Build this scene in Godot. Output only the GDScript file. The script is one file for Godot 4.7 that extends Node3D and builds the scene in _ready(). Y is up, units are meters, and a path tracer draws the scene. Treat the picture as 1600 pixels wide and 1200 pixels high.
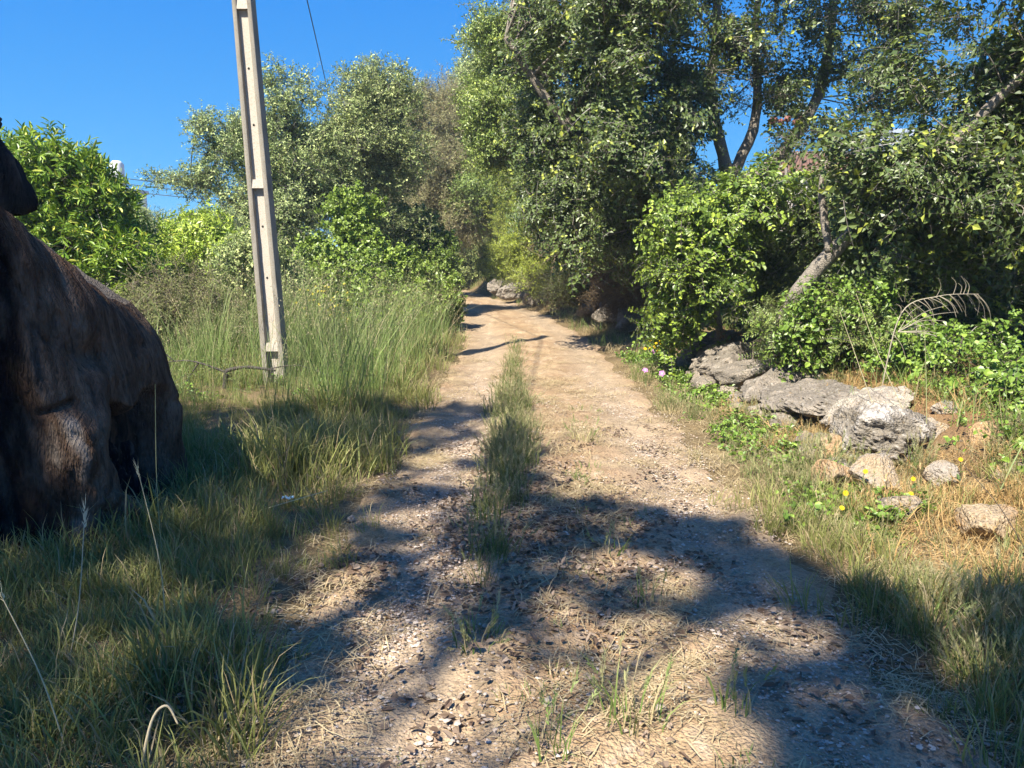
extends Node3D

# ------------------------------------------------------------------ mesh builder
class MB:
	var v := PackedVector3Array()
	var c := PackedColorArray()
	var ix := PackedInt32Array()

	func tri(a: Vector3, b: Vector3, d: Vector3, col: Color) -> void:
		var k := v.size()
		v.push_back(a); v.push_back(b); v.push_back(d)
		c.push_back(col); c.push_back(col); c.push_back(col)
		ix.push_back(k); ix.push_back(k + 1); ix.push_back(k + 2)

	func quad(a: Vector3, b: Vector3, d: Vector3, e: Vector3, col: Color) -> void:
		tri(a, b, d, col)
		tri(a, d, e, col)

	func leaf(base: Vector3, dir: Vector3, nrm: Vector3, l: float, w: float, col: Color, fine := false) -> void:
		var side := dir.cross(nrm).normalized() * w * 0.5
		var up := side.cross(dir).normalized() * w * 0.16
		if not fine:
			var m := base + dir * l * 0.45
			var t := base + dir * l - up
			tri(base, m + side + up, t, col)
			tri(base, t, m - side + up, col)
		else:
			var t2 := base + dir * l - up * 2.0
			var m1 := base + dir * l * 0.3
			var m2 := base + dir * l * 0.72
			tri(base, m1 + side + up, m2 + side * 0.85 + up * 0.6, col)
			tri(base, m2 + side * 0.85 + up * 0.6, t2, col)
			tri(base, t2, m2 - side * 0.85 + up * 0.6, col)
			tri(base, m2 - side * 0.85 + up * 0.6, m1 - side + up, col)

	func blade(base: Vector3, h: float, lean: Vector3, w: float, col: Color, tip: Color, face: float) -> Vector3:
		var s := Vector3(cos(face), 0, sin(face)) * w * 0.5
		var p1 := base + Vector3(0, h * 0.42, 0) + lean * 0.2
		var p2 := base + Vector3(0, h * 0.78, 0) + lean * 0.55
		var p3 := base + Vector3(0, h, 0) + lean
		var k := v.size()
		v.push_back(base - s); v.push_back(base + s); v.push_back(p1 - s); v.push_back(p1 + s)
		v.push_back(p2 - s * 0.7); v.push_back(p2 + s * 0.7); v.push_back(p3)
		var mid := col.lerp(tip, 0.5)
		c.push_back(col); c.push_back(col); c.push_back(col); c.push_back(col)
		c.push_back(mid); c.push_back(mid); c.push_back(tip)
		for q in [0, 2, 1, 1, 2, 3, 2, 4, 3, 3, 4, 5, 4, 6, 5]:
			ix.push_back(k + q)
		return p3

	func tube(pts: PackedVector3Array, r0: float, r1: float, sides: int, col: Color, rough := 0.0, nz: FastNoiseLite = null, radii := PackedFloat32Array()) -> void:
		var k := v.size()
		var n := pts.size()
		var x := Vector3.RIGHT
		for i in n:
			var d := (pts[mini(i + 1, n - 1)] - pts[maxi(i - 1, 0)]).normalized()
			if i == 0:
				x = d.cross(Vector3.UP if absf(d.y) < 0.9 else Vector3.RIGHT).normalized()
			x = (x - d * x.dot(d)).normalized()
			var y := d.cross(x)
			var r := lerpf(r0, r1, float(i) / (n - 1))
			if radii.size():
				r = radii[i]
			for j in sides:
				var a := TAU * j / sides
				var o := x * cos(a) + y * sin(a)
				var rr := r
				if nz:
					var q := pts[i] + o * r
					rr *= 1.0 + rough * nz.get_noise_3d(q.x * 6.0, q.y * 3.0, q.z * 6.0)
				v.push_back(pts[i] + o * rr)
				c.push_back(col)
		for i in n - 1:
			for j in sides:
				var a := k + i * sides + j
				var b := k + i * sides + (j + 1) % sides
				ix.push_back(a); ix.push_back(a + sides); ix.push_back(b)
				ix.push_back(b); ix.push_back(a + sides); ix.push_back(b + sides)
		for e in [0, n - 1]:
			var m := v.size()
			v.push_back(pts[e]); c.push_back(col)
			for j in sides:
				var a = k + e * sides + j
				var b = k + e * sides + (j + 1) % sides
				ix.push_back(m)
				ix.push_back(a if e == 0 else b)
				ix.push_back(b if e == 0 else a)

	func box8(p: PackedVector3Array, col: Color) -> void:   # 0-3 bottom ring, 4-7 top ring, counter-clockwise seen from above
		quad(p[0], p[1], p[2], p[3], col)
		quad(p[7], p[6], p[5], p[4], col)
		for i in 4:
			var j := (i + 1) % 4
			quad(p[i], p[i + 4], p[j + 4], p[j], col)

	func box(at: Vector3, s: Vector3, col: Color) -> void:
		var h := s * 0.5
		box8(PackedVector3Array([at + Vector3(-h.x, -h.y, h.z), at + Vector3(h.x, -h.y, h.z), at + Vector3(h.x, -h.y, -h.z), at + Vector3(-h.x, -h.y, -h.z),
			at + Vector3(-h.x, h.y, h.z), at + Vector3(h.x, h.y, h.z), at + Vector3(h.x, h.y, -h.z), at + Vector3(-h.x, h.y, -h.z)]), col)

	func mesh(smooth := true) -> ArrayMesh:
		var arr := []
		arr.resize(Mesh.ARRAY_MAX)
		arr[Mesh.ARRAY_VERTEX] = v
		arr[Mesh.ARRAY_COLOR] = c
		arr[Mesh.ARRAY_INDEX] = ix
		if smooth:
			var n := PackedVector3Array()
			n.resize(v.size())
			for i in range(0, ix.size(), 3):
				var a := ix[i]
				var b := ix[i + 1]
				var d := ix[i + 2]
				var f := (v[d] - v[a]).cross(v[b] - v[a])
				n[a] += f; n[b] += f; n[d] += f
			for i in n.size():
				n[i] = n[i].normalized()
			arr[Mesh.ARRAY_NORMAL] = n
		var m := ArrayMesh.new()
		m.add_surface_from_arrays(Mesh.PRIMITIVE_TRIANGLES, arr)
		return m

# ------------------------------------------------------------------ naming
var used := {}
var M := {}
var nA := FastNoiseLite.new()
var nB := FastNoiseLite.new()
var nR := FastNoiseLite.new()

func numbered(called: String) -> String:
	var k: int = used.get(called, 0)
	used[called] = k + 1
	return called if k == 0 else "%s_%03d" % [called, k]

func tag(o: Node, label: String, category: String, group := "", kind := "") -> Node:
	o.set_meta("label", label)
	o.set_meta("category", category)
	if group: o.set_meta("group", group)
	if kind: o.set_meta("kind", kind)
	return o

func thing(called: String, at: Vector3) -> Node3D:
	var o := Node3D.new()
	o.name = numbered(called)
	o.position = at
	add_child(o)
	return o

func part(called: String, mesh: Mesh, mat: Material, parent: Node) -> MeshInstance3D:
	var o := MeshInstance3D.new()
	o.mesh = mesh
	o.material_override = mat
	if parent == self:
		o.name = numbered(called)
		add_child(o)
	else:
		var k := 0
		var nm := called
		while parent.has_node(nm):
			k += 1
			nm = "%s_%03d" % [called, k]
		o.name = nm
		parent.add_child(o)
	return o

func many(called: String, mesh: Mesh, mat: Material, xf: Array[Transform3D], cols: PackedColorArray, parent: Node) -> void:
	if xf.is_empty():
		return
	var mm := MultiMesh.new()
	mm.transform_format = MultiMesh.TRANSFORM_3D
	mm.use_colors = true
	mm.mesh = mesh
	mm.instance_count = xf.size()
	for i in xf.size():
		mm.set_instance_transform(i, xf[i])
		mm.set_instance_color(i, cols[i])
	var o := MultiMeshInstance3D.new()
	o.multimesh = mm
	o.material_override = mat
	o.set_meta("kind", "stuff")
	var k := 0
	var nm := called
	while parent.has_node(nm):
		k += 1
		nm = "%s_%03d" % [called, k]
	o.name = nm
	parent.add_child(o)

func rnd(seed_: int) -> RandomNumberGenerator:
	var r := RandomNumberGenerator.new()
	r.seed = seed_
	return r

func rdir(r: RandomNumberGenerator) -> Vector3:
	var z := r.randf_range(-1, 1)
	var a := r.randf_range(0, TAU)
	var q := sqrt(1.0 - z * z)
	return Vector3(q * cos(a), z, q * sin(a))

func aim(y: Vector3, r: RandomNumberGenerator, s: float) -> Basis:
	y = y.normalized()
	var x := y.cross(Vector3(0.31, 0.2, 0.93)).normalized().rotated(y, r.randf_range(0, TAU))
	return Basis(x * s, y * s, x.cross(y) * s)

func lin(r: float, g: float, b: float) -> Color:
	return Color(r, g, b)

func curve(pts: Array, step: int) -> PackedVector3Array:
	var o := PackedVector3Array()
	for i in pts.size() - 1:
		var a: Vector3 = pts[maxi(i - 1, 0)]
		var b: Vector3 = pts[i]
		var d: Vector3 = pts[i + 1]
		var e: Vector3 = pts[mini(i + 2, pts.size() - 1)]
		for k in step:
			o.push_back(b.cubic_interpolate(d, a, e, float(k) / step))
	o.push_back(pts[pts.size() - 1])
	return o

func table(t: Array, x: float) -> float:
	if x <= t[0][0]: return t[0][1]
	for i in t.size() - 1:
		if x <= t[i + 1][0]:
			var f: float = (x - t[i][0]) / (t[i + 1][0] - t[i][0])
			return lerpf(t[i][1], t[i + 1][1], f * f * (3.0 - 2.0 * f))
	return t[t.size() - 1][1]

# ------------------------------------------------------------------ terrain
const PC := [[-140.0, -30.0], [-60.0, -10.5], [-42.0, -4.6], [-36.0, -3.2], [-31.0, -2.1], [-26.0, -1.05], [-20.0, -0.12], [-14.0, 0.3], [60.0, 0.3]]
const PW := [[-60.0, 1.1], [-26.0, 1.0], [-18.0, 1.22], [-8.0, 1.25], [20.0, 1.3]]

const PB := [[-60.0, 1.2], [-24.0, 1.3], [-18.0, 1.8], [-10.0, 2.4], [20.0, 2.45]]

func pathc(z: float) -> float:
	return table(PC, z)

func lie(x: float, z: float) -> float:
	var d := x - pathc(z)
	var h := 0.05 * nA.get_noise_2d(x * 4.0, z * 4.0) + 0.25 * nA.get_noise_2d(x * 0.5 + 90.0, z * 0.5) * smoothstep(6.0, 20.0, absf(d))
	h += -0.035 * exp(-pow((d + 0.78) / 0.32, 2.0)) - 0.03 * exp(-pow((d - 0.85) / 0.34, 2.0)) + 0.02 * exp(-pow((d + 0.25) / 0.25, 2.0))
	h += 0.08 * smoothstep(1.25, 1.9, -d)
	var w := table(PB, z)
	h += lerpf(0.7, 0.4, smoothstep(-22.0, -12.0, z)) * smoothstep(w - 0.05, w + 0.95, d)
	return h

func tread(x: float, z: float) -> float:
	# the worn top of the track
	return lie(x, z) + 0.024 + 0.012 * nB.get_noise_2d(x * 3.0, z * 3.0) - 0.07 * smoothstep(1.1, 1.36, absf(x - pathc(z)))

func grow(a: float, b: float, step: float, far: float, ratio: float) -> PackedFloat32Array:
	var o := PackedFloat32Array()
	var x := a
	while x < b:
		o.push_back(x)
		x += step
	o.push_back(b)
	var s := step
	while x < far:
		s *= ratio
		x += s
		o.push_back(x)
	return o

func sheet(xs: PackedFloat32Array, zs: PackedFloat32Array, height: Callable, tone: Callable) -> ArrayMesh:
	var m := MB.new()
	for z in zs:
		for x in xs:
			m.v.push_back(Vector3(x, height.call(x, z), z))
			m.c.push_back(tone.call(x, z))
	var w := xs.size()
	for j in zs.size() - 1:
		for i in w - 1:
			var a := j * w + i
			m.ix.append_array([a, a + 1, a + w, a + 1, a + w + 1, a + w])
	return m.mesh()

# ------------------------------------------------------------------ materials
func noise_tex(size: int, freq: float, seed_: int, ramp: Array, kind := FastNoiseLite.TYPE_SIMPLEX_SMOOTH, bump := 0.0, oct := 5) -> NoiseTexture2D:
	var n := FastNoiseLite.new()
	n.seed = seed_
	n.noise_type = kind
	n.frequency = freq
	n.fractal_octaves = oct
	if kind == FastNoiseLite.TYPE_CELLULAR:
		n.cellular_return_type = FastNoiseLite.RETURN_DISTANCE
	var t := NoiseTexture2D.new()
	t.width = size
	t.height = size
	t.seamless = true
	t.noise = n
	if bump > 0.0:
		t.as_normal_map = true
		t.bump_strength = bump
	if ramp.size():
		var g := Gradient.new()
		g.offsets = PackedFloat32Array(range(ramp.size()).map(func(i): return float(i) / (ramp.size() - 1)))
		g.colors = PackedColorArray(ramp)
		t.color_ramp = g
	return t

func surf(rough: float, tex: Texture2D = null, height: Texture2D = null, scale := 1.0, relief := 1.0, world := true) -> StandardMaterial3D:
	var m := StandardMaterial3D.new()
	m.albedo_color = Color.WHITE
	m.vertex_color_use_as_albedo = true
	m.roughness = rough
	m.metallic_specular = 0.35
	if tex:
		m.albedo_texture = tex
	if height:
		m.heightmap_enabled = true
		m.heightmap_texture = height
		m.heightmap_scale = relief
	if tex or height:
		m.uv1_triplanar = true
		m.uv1_world_triplanar = world
		m.uv1_scale = Vector3.ONE * scale
	return m

func leafmat(rough: float, glow: float, spec := 0.5) -> StandardMaterial3D:
	var m := surf(rough)
	m.metallic_specular = spec
	m.backlight_enabled = true
	m.backlight = Color(glow, glow, glow * 0.75).linear_to_srgb()
	return m

func g8(x: float) -> Color:
	return Color(x, x, x)

func materials() -> void:
	M.dirt = surf(0.95, noise_tex(1024, 0.02, 3, [g8(0.62), g8(0.85), g8(1.0), g8(0.8), g8(1.0)]), noise_tex(1024, 0.05, 4, []), 0.9, 1.6)
	M.rock = surf(0.9, noise_tex(1024, 0.012, 7, [g8(0.35), g8(0.7), Color(0.95, 0.93, 0.9), g8(1.0), Color(0.86, 0.8, 0.7), g8(0.7)]), noise_tex(1024, 0.02, 8, [], FastNoiseLite.TYPE_SIMPLEX_SMOOTH, 0.0, 6), 2.2, 2.4, false)
	M.concrete = surf(0.9, noise_tex(1024, 0.02, 11, [g8(0.72), g8(0.95), g8(1.0), Color(0.92, 0.88, 0.82), g8(0.82)]), noise_tex(512, 0.12, 12, []), 2.0, 0.35, false)
	M.bark = surf(0.95, noise_tex(512, 0.03, 13, [g8(0.45), g8(0.8), g8(1.0), g8(0.7)]), noise_tex(512, 0.04, 14, []), 2.5, 1.2)
	M.char = surf(1.0, noise_tex(1024, 0.015, 15, [g8(0.5), g8(0.9), g8(1.0), g8(0.75)]), noise_tex(1024, 0.03, 16, []), 1.4, 3.0, false)
	M.char.metallic_specular = 0.15
	M.char.uv1_scale = Vector3(2.4, 0.55, 2.4)
	M.leaf = leafmat(0.42, 0.45, 0.5)
	M.grey_leaf = leafmat(0.6, 0.35, 0.4)
	M.grass = leafmat(0.55, 0.5, 0.35)
	M.straw = leafmat(0.8, 0.3, 0.25)
	M.matte = surf(0.92)
	M.wire = surf(0.6)

# ------------------------------------------------------------------ foliage pieces
func clump(seed_: int, o: Dictionary) -> ArrayMesh:
	# a sprig: shoots from a common foot round +Y, leaves along each
	var r := rnd(seed_)
	var m := MB.new()
	var rad: float = o.r
	for s in int(o.shoots):
		var d := rdir(r)
		d = (d + Vector3.UP * o.get("up", 0.55)).normalized()
		var len_ := rad * r.randf_range(0.65, 1.15)
		var foot := rdir(r) * rad * 0.3
		var bend = (rdir(r) * 0.3 + Vector3.DOWN * o.get("droop", 0.2)) * len_
		var n := int(o.n)
		var prev := foot
		var twig := PackedVector3Array()
		for i in 4:
			var t := i / 3.0
			twig.push_back(foot + d * len_ * t + bend * t * t)
		m.tube(twig, o.get("tw", 0.004), 0.0015, 3, o.get("twig", lin(0.12, 0.1, 0.07)))
		for i in n:
			var t := lerpf(o.get("from", 0.2), 1.0, float(i) / maxf(1, n - 1))
			var p = foot + d * len_ * t + bend * t * t
			var dd = (d + bend / len_ * 2.0 * t).normalized()
			var side = dd.cross(Vector3.UP)
			if side.length() < 0.1: side = Vector3.RIGHT
			side = side.normalized()
			var col: Color = o.a.lerp(o.b, pow(r.randf(), 1.4))
			if o.has("c") and r.randf() < o.get("pc", 0.1):
				col = o.c
			col = col * o.get("g", 1.5) * Color(1.2, 1.08, 0.85)
			col.a = 1.0
			var w: float = o.l * r.randf_range(0.5, 1.3)
			if o.get("pinnate", false):
				for q in [-1.0, 1.0]:
					var ld: Vector3 = (side * q + dd * 0.35 + rdir(r) * 0.25).normalized()
					m.leaf(p, ld, (Vector3.UP + rdir(r) * 0.6).normalized(), w, w * o.w, col, o.get("fine", false))
			else:
				var ld = (side.rotated(dd, i * 2.4 + r.randf() * 0.8) + dd * o.get("fwd", 0.7) + Vector3.DOWN * o.get("hang", 0.1)).normalized()
				m.leaf(p, ld, (dd * 0.4 + Vector3.UP + rdir(r) * 0.8).normalized(), w, w * o.w, col, o.get("fine", false))
	return m.mesh(false)

func tuft(seed_: int, o: Dictionary) -> ArrayMesh:
	var r := rnd(seed_)
	var m := MB.new()
	for i in int(o.n):
		var a := r.randf_range(0, TAU)
		var q: float = o.r * sqrt(r.randf())
		var base := Vector3(cos(a) * q, -0.02, sin(a) * q)
		var h: float = o.h * r.randf_range(0.45, 1.1)
		var lean = (Vector3(cos(a), 0, sin(a)) * r.randf_range(0.0, 0.5) + Vector3(r.randf_range(-1, 1), 0, r.randf_range(-1, 1)) * 0.45) * h * o.get("lean", 1.0)
		lean.y = -lean.length() * 0.35
		var col: Color = o.a.lerp(o.b, r.randf())
		var tip := col.lerp(o.get("tip", col), r.randf())
		if r.randf() < o.get("pd", 0.0):
			col = o.dry
			tip = o.dry
		var top := m.blade(base, h, lean, o.w * r.randf_range(0.6, 1.2), col, tip, r.randf_range(0, TAU))
		if r.randf() < o.get("ear", 0.0):
			var ec: Color = o.get("earc", lin(0.3, 0.3, 0.12)).lerp(o.get("eard", lin(0.45, 0.36, 0.2)), r.randf())
			var d = (lean * 0.6 + Vector3(0, h * 0.5, 0)).normalized()
			ear(m, top, d, o.get("earl", 0.055), ec, r)
		if r.randf() < o.get("oat", 0.0):
			var ec: Color = o.earc.lerp(o.eard, r.randf())
			for k in 9:
				var p := top.lerp(base + Vector3(0, h * 0.78, 0) + lean * 0.55, k / 11.0) 
				var dd = (rdir(r) * 0.9 + Vector3.DOWN * 0.35 + lean.normalized() * 0.4).normalized()
				var e = p + dd * r.randf_range(0.02, 0.07)
				m.leaf(e, (dd + Vector3.DOWN).normalized(), rdir(r), 0.026, 0.008, ec)
	return m.mesh(false)

func ear(m: MB, top: Vector3, d: Vector3, l: float, col: Color, r: RandomNumberGenerator) -> void:
	for k in 9:
		var t := k / 8.0
		var p := top + d * l * (t - 0.15)
		var o := (d * 1.1 + rdir(r) * 0.55).normalized()
		m.leaf(p, o, rdir(r), l * 0.34, l * 0.14, col)
		m.leaf(p, (d * 1.6 + rdir(r) * 0.5).normalized(), rdir(r), l * 0.95, l * 0.03, col * 1.15)

func scatter(called: String, label: String, category: String, meshes: Array, mat: Material, tries: int, box: Rect2, gate: Callable, opts := {}, seed_ := 1) -> Node3D:
	# gate(x, z) gives the chance that a piece grows or lies there
	var r := rnd(seed_)
	var node := thing(called, Vector3.ZERO)
	tag(node, label, category, "", "stuff")
	var xs := []
	var cs := []
	for i in meshes.size():
		var e: Array[Transform3D] = []
		xs.append(e)
		cs.append(PackedColorArray())
	var lo: float = opts.get("lo", 0.7)
	var hi: float = opts.get("hi", 1.25)
	var ca: Color = opts.get("ca", lin(0.7, 0.7, 0.7))
	var cb: Color = opts.get("cb", lin(1, 1, 1))
	for i in tries:
		var x := box.position.x + r.randf() * box.size.x
		var z := box.position.y + r.randf() * box.size.y
		if opts.get("rel", false):
			x += pathc(z)
		if r.randf() > gate.call(x, z):
			continue
		var k := r.randi() % meshes.size()
		var y = (Vector3.UP + Vector3(r.randf_range(-1, 1), 0, r.randf_range(-1, 1)) * opts.get("tilt", 0.12) + opts.get("wind", Vector3.ZERO)).normalized()
		var b := aim(y, r, r.randf_range(lo, hi) * (opts.size.call(x, z) if opts.has("size") else 1.0) * (clampf(0.85 + opts.get("vary", 0.0) * nA.get_noise_2d(x * 2.4 + 15.0, z * 2.4), 0.35, 1.6) if opts.has("vary") else 1.0))
		xs[k].append(Transform3D(b, Vector3(x, (maxf(tread(x, z), lie(x, z)) if opts.has("road") else lie(x, z)) + opts.get("up", 0.0), z)))
		cs[k].push_back(ca.lerp(cb, r.randf()))
	for k in meshes.size():
		many(opts.get("piece", "blades"), meshes[k], mat, xs[k], cs[k], node)
	return node

# ------------------------------------------------------------------ trees
func nearest(lines: Array, p: Vector3) -> Vector3:
	var best := Vector3.ZERO
	var far := 1e9
	for l in lines:
		for q in l:
			if q.y > p.y + 0.4:
				continue
			var d: float = q.distance_to(p) + maxf(0.0, 0.6 - q.y) * 1.5
			if d < far:
				far = d
				best = q
	return best if far < 1e8 else lines[0][0]

func plant(called: String, label: String, category: String, group: String, trunks: Array, blobs: Array, leaves: Array, mat: Material, o: Dictionary, seed_: int) -> Node3D:
	# trunks: [points, r0, r1]; blobs: [centre, radii, sprigs], all in world places
	var r := rnd(seed_)
	var base: Vector3 = trunks[0][0][0]
	var node := thing(called, base)
	tag(node, label, category, group)
	var lines := []
	var bc: Color = o.get("bark", lin(0.16, 0.13, 0.1))
	for t in trunks:
		var m := MB.new()
		var pts := curve(t[0].map(func(p): return p - base), 6)
		lines.append(pts)
		m.tube(pts, t[1], t[2], 12 if t[1] > 0.05 else 6, bc, 0.35, nB)
		part("trunk" if t[1] > 0.06 else "limb", m.mesh(), M.bark, node)
	var bm := MB.new()
	var xs := []
	var cs := []
	for i in leaves.size():
		var e: Array[Transform3D] = []
		xs.append(e)
		cs.append(PackedColorArray())
	var ca: Color = o.get("ca", lin(0.75, 0.75, 0.75))
	var cb: Color = o.get("cb", lin(1, 1, 1))
	var gap: float = o.get("gap", -0.15)
	var gf: float = o.get("gf", 1.2)
	var bi := 0
	for b in blobs:
		bi += 1
		var cen: Vector3 = b[0] - base
		var rad: Vector3 = b[1]
		var from := nearest(lines, cen)
		var mid := from.lerp(cen, 0.5) + rdir(r) * 0.12 * from.distance_to(cen) + Vector3.UP * 0.08 * from.distance_to(cen)
		var lr: float = o.get("limb", 0.035) * clampf(rad.length() / 1.5, 0.3, 1.6)
		bm.tube(curve([from, mid, cen], 5), lr, lr * 0.5, 6, bc, 0.2, nB)
		for k in int(o.get("twigs", 6)):
			var u := rdir(r)
			var e := cen + u * rad * r.randf_range(0.75, 1.08)
			var q := cen.lerp(e, 0.5) + rdir(r) * 0.15 * rad.length()
			bm.tube(curve([cen, q, e], 3), lr * 0.42, 0.004, 4, bc)
		var sh := 0.35 + 0.3 * r.randf()
		var want: int = int(b[2] * o.get("dense", 1.0))
		var tint_blob := r.randf()
		for k in want:
			var u := rdir(r)
			if u.y < -0.3 and r.randf() < o.get("nobelly", 0.4):
				u.y = -u.y
			var rough = 1.0 + o.get("lump", 0.32) * 2.0 * nA.get_noise_3d(u.x * 22.0 + bi * 37.0, u.y * 22.0, u.z * 22.0)
			var d = pow(r.randf(), sh) * rough
			var p = cen + u * rad * d
			var w = p + base
			if nR.get_noise_3d(w.x * gf, w.y * gf, w.z * gf) < gap:
				continue
			if w.y < lie(w.x, w.z) + o.get("clear", 0.05):
				continue
			if o.has("view") and w.z > -absf(w.y - 1.6) * 3.4 + 0.3 and w.z < 0.0:
				continue
			var y = u * 0.8 + Vector3.UP * o.get("lift", 0.45) + rdir(r) * 0.5
			var i := r.randi() % leaves.size()
			xs[i].append(Transform3D(aim(y, r, r.randf_range(o.get("lo", 0.6), o.get("hi", 1.3))), p))
			cs[i].push_back(ca.lerp(cb, clampf(tint_blob * 0.5 + r.randf() * 0.6, 0, 1)))
	if bm.v.size():
		var bo := part("branches", bm.mesh(), M.bark, node)
		bo.set_meta("kind", "stuff")
	for i in leaves.size():
		many("foliage", leaves[i], mat, xs[i], cs[i], node)
	return node

func sprays(lo: Vector3, hi: Vector3, n: int, size: float, count: int, seed_: int) -> Array:
	var r := rnd(seed_)
	var out := []
	for i in n:
		var s := size * r.randf_range(0.6, 1.4)
		out.append([Vector3(r.randf_range(lo.x, hi.x), r.randf_range(lo.y, hi.y), r.randf_range(lo.z, hi.z)), Vector3(s * 1.3, s * 0.7, s), int(count * s / size)])
	return out

func lumps(cen: Vector3, rad: Vector3, n: int, size: float, count: int, seed_: int, low := -0.3) -> Array:
	# lesser crowns spread over an ovoid, plus one in its heart
	var r := rnd(seed_)
	var out := [[cen, rad * 0.62, int(count * n * 0.35)]]
	for i in n:
		var u := rdir(r)
		while u.y < low:
			u = rdir(r)
		var s := size * r.randf_range(0.7, 1.3)
		out.append([cen + u * (rad - Vector3.ONE * size * 0.6) * r.randf_range(0.85, 1.05), Vector3(s, s * 0.8, s), int(count * s * s / size / size)])
	return out

# ------------------------------------------------------------------ the place
const SUN := Vector3(-0.65, 1.5, 1.0)   # towards the sun

func _ready() -> void:
	var cam := Camera3D.new()
	cam.name = "camera"
	cam.fov = 53.0
	cam.near = 0.1
	cam.far = 1500.0
	cam.position = Vector3(0, 1.6, 0)
	cam.rotation_degrees = Vector3(-9.4, 0, 0)
	add_child(cam)
	var sky := ProceduralSkyMaterial.new()
	sky.sky_top_color = Color(0.003, 0.074, 0.285).linear_to_srgb()
	sky.sky_horizon_color = Color(0.055, 0.21, 0.36).linear_to_srgb()
	sky.sky_curve = 0.14
	sky.ground_bottom_color = Color(0.1, 0.09, 0.07).linear_to_srgb()
	sky.ground_horizon_color = Color(0.16, 0.2, 0.24).linear_to_srgb()
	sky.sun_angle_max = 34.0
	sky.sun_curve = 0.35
	var env := Environment.new()
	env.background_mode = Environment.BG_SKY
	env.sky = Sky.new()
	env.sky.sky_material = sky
	env.tonemap_mode = Environment.TONE_MAPPER_LINEAR
	env.tonemap_exposure = 3.1
	env.fog_enabled = true
	env.fog_density = 0.001
	env.fog_light_color = Color(0.8, 0.88, 0.95)
	env.sdfgi_enabled = true
	env.ssao_enabled = true
	env.ssil_enabled = true
	var we := WorldEnvironment.new()
	we.name = "environment"
	we.environment = env
	add_child(we)
	var sun := DirectionalLight3D.new()
	sun.name = "sun"
	sun.light_energy = 1.35
	sun.light_color = Color(1.0, 0.97, 0.915)
	sun.light_angular_distance = 0.55
	sun.shadow_enabled = true
	sun.look_at_from_position(SUN * 20.0, Vector3.ZERO, Vector3.UP)
	add_child(sun)

	for n in [nA, nB, nR]:
		n.noise_type = FastNoiseLite.TYPE_SIMPLEX_SMOOTH
	nA.frequency = 0.25; nA.seed = 5; nA.fractal_octaves = 3
	nB.frequency = 1.0; nB.seed = 6; nB.fractal_octaves = 3
	nR.frequency = 1.0; nR.seed = 9; nR.fractal_octaves = 2
	materials()
	land()
	structures()
	stump()
	wall_boulders()
	wedge_stones()
	sprigs()
	left_trees()
	verge_brambles()
	far_trees()
	right_trees()
	bank_plants()
	shade_tree()
	ground_cover()
	small_things()

func path_tone(x: float, z: float) -> Color:
	var d := x - pathc(z)
	var n := nA.get_noise_2d(x * 6.0 + 40.0, z * 6.0) * 0.5 + 0.5
	var n2 := nB.get_noise_2d(x * 5.0, z * 5.0) * 0.5 + 0.5
	var n3 := nB.get_noise_2d(x * 26.0, z * 26.0) * 0.5 + 0.5
	var track := maxf(exp(-pow((d + 0.72) / 0.36, 2.0)), exp(-pow((d - 0.85) / 0.36, 2.0)))
	var mid := lin(0.337, 0.221, 0.122).lerp(lin(0.428, 0.304, 0.176), smoothstep(0.3, 0.7, n))
	var rut := lin(0.347, 0.267, 0.180).lerp(lin(0.418, 0.314, 0.207), n2)
	var c := mid.lerp(rut, track * 0.85)
	c = c.lerp(lin(0.530, 0.421, 0.297), smoothstep(0.66, 0.8, n3) * 0.7)
	return c * (0.84 + 0.3 * n2)

func ground_tone(x: float, z: float) -> Color:
	var d := x - pathc(z)
	var n := nA.get_noise_2d(x * 5.0, z * 5.0 + 70.0) * 0.5 + 0.5
	var c := lin(0.138, 0.097, 0.050).lerp(lin(0.254, 0.184, 0.092), n)
	c = c.lerp(lin(0.265, 0.126, 0.059), smoothstep(2.6, 3.4, d) * n)
	return c.lerp(lin(0.148, 0.145, 0.042), smoothstep(14.0, 30.0, absf(d)))

func land() -> void:
	var xs := PackedFloat32Array()
	for x in grow(0.0, 5.0, 0.1, 420.0, 1.16):
		xs.push_back(x)
		if x > 0.0: xs.insert(0, -x)
	var zs := PackedFloat32Array()
	for z in grow(0.0, 14.0, 0.1, 700.0, 1.05):
		zs.insert(0, -z)
	for z in grow(0.3, 12.0, 0.5, 200.0, 1.3):
		zs.push_back(z)
	# rows run from far to near; faces must look up
	var g := part("ground", sheet(xs, zs, func(x, z): return lie(x, z), ground_tone), M.dirt, self)
	tag(g, "brown earth of the verges and fields on both sides of the track", "ground", "", "structure")
	var px := grow(-1.36, 1.36, 0.045, 0.0, 2.0)
	var pz := PackedFloat32Array()
	for z in grow(-6.0, 9.0, 0.045, 60.0, 1.012):
		pz.insert(0, -z)
	var m := MB.new()
	for z in pz:
		var c := pathc(z)
		for u in px:
			var wob := 1.0 + 0.14 * nA.get_noise_2d(z * 3.0, signf(u) * 50.0)
			var x := c + u * wob
			var e := absf(u)
			var y := lie(x, z) + 0.024 + 0.012 * nB.get_noise_2d(x * 3.0, z * 3.0) - 0.07 * smoothstep(1.1, 1.36, e)
			m.v.push_back(Vector3(x, y, z))
			m.c.push_back(path_tone(x, z))
	var w := px.size()
	for j in pz.size() - 1:
		for i in w - 1:
			var a := j * w + i
			m.ix.append_array([a, a + 1, a + w, a + 1, a + w + 1, a + w])
	var p := part("path", m.mesh(), M.dirt, self)
	tag(p, "two rutted dirt and gravel farm track running away between the verges", "track", "", "structure")

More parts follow.
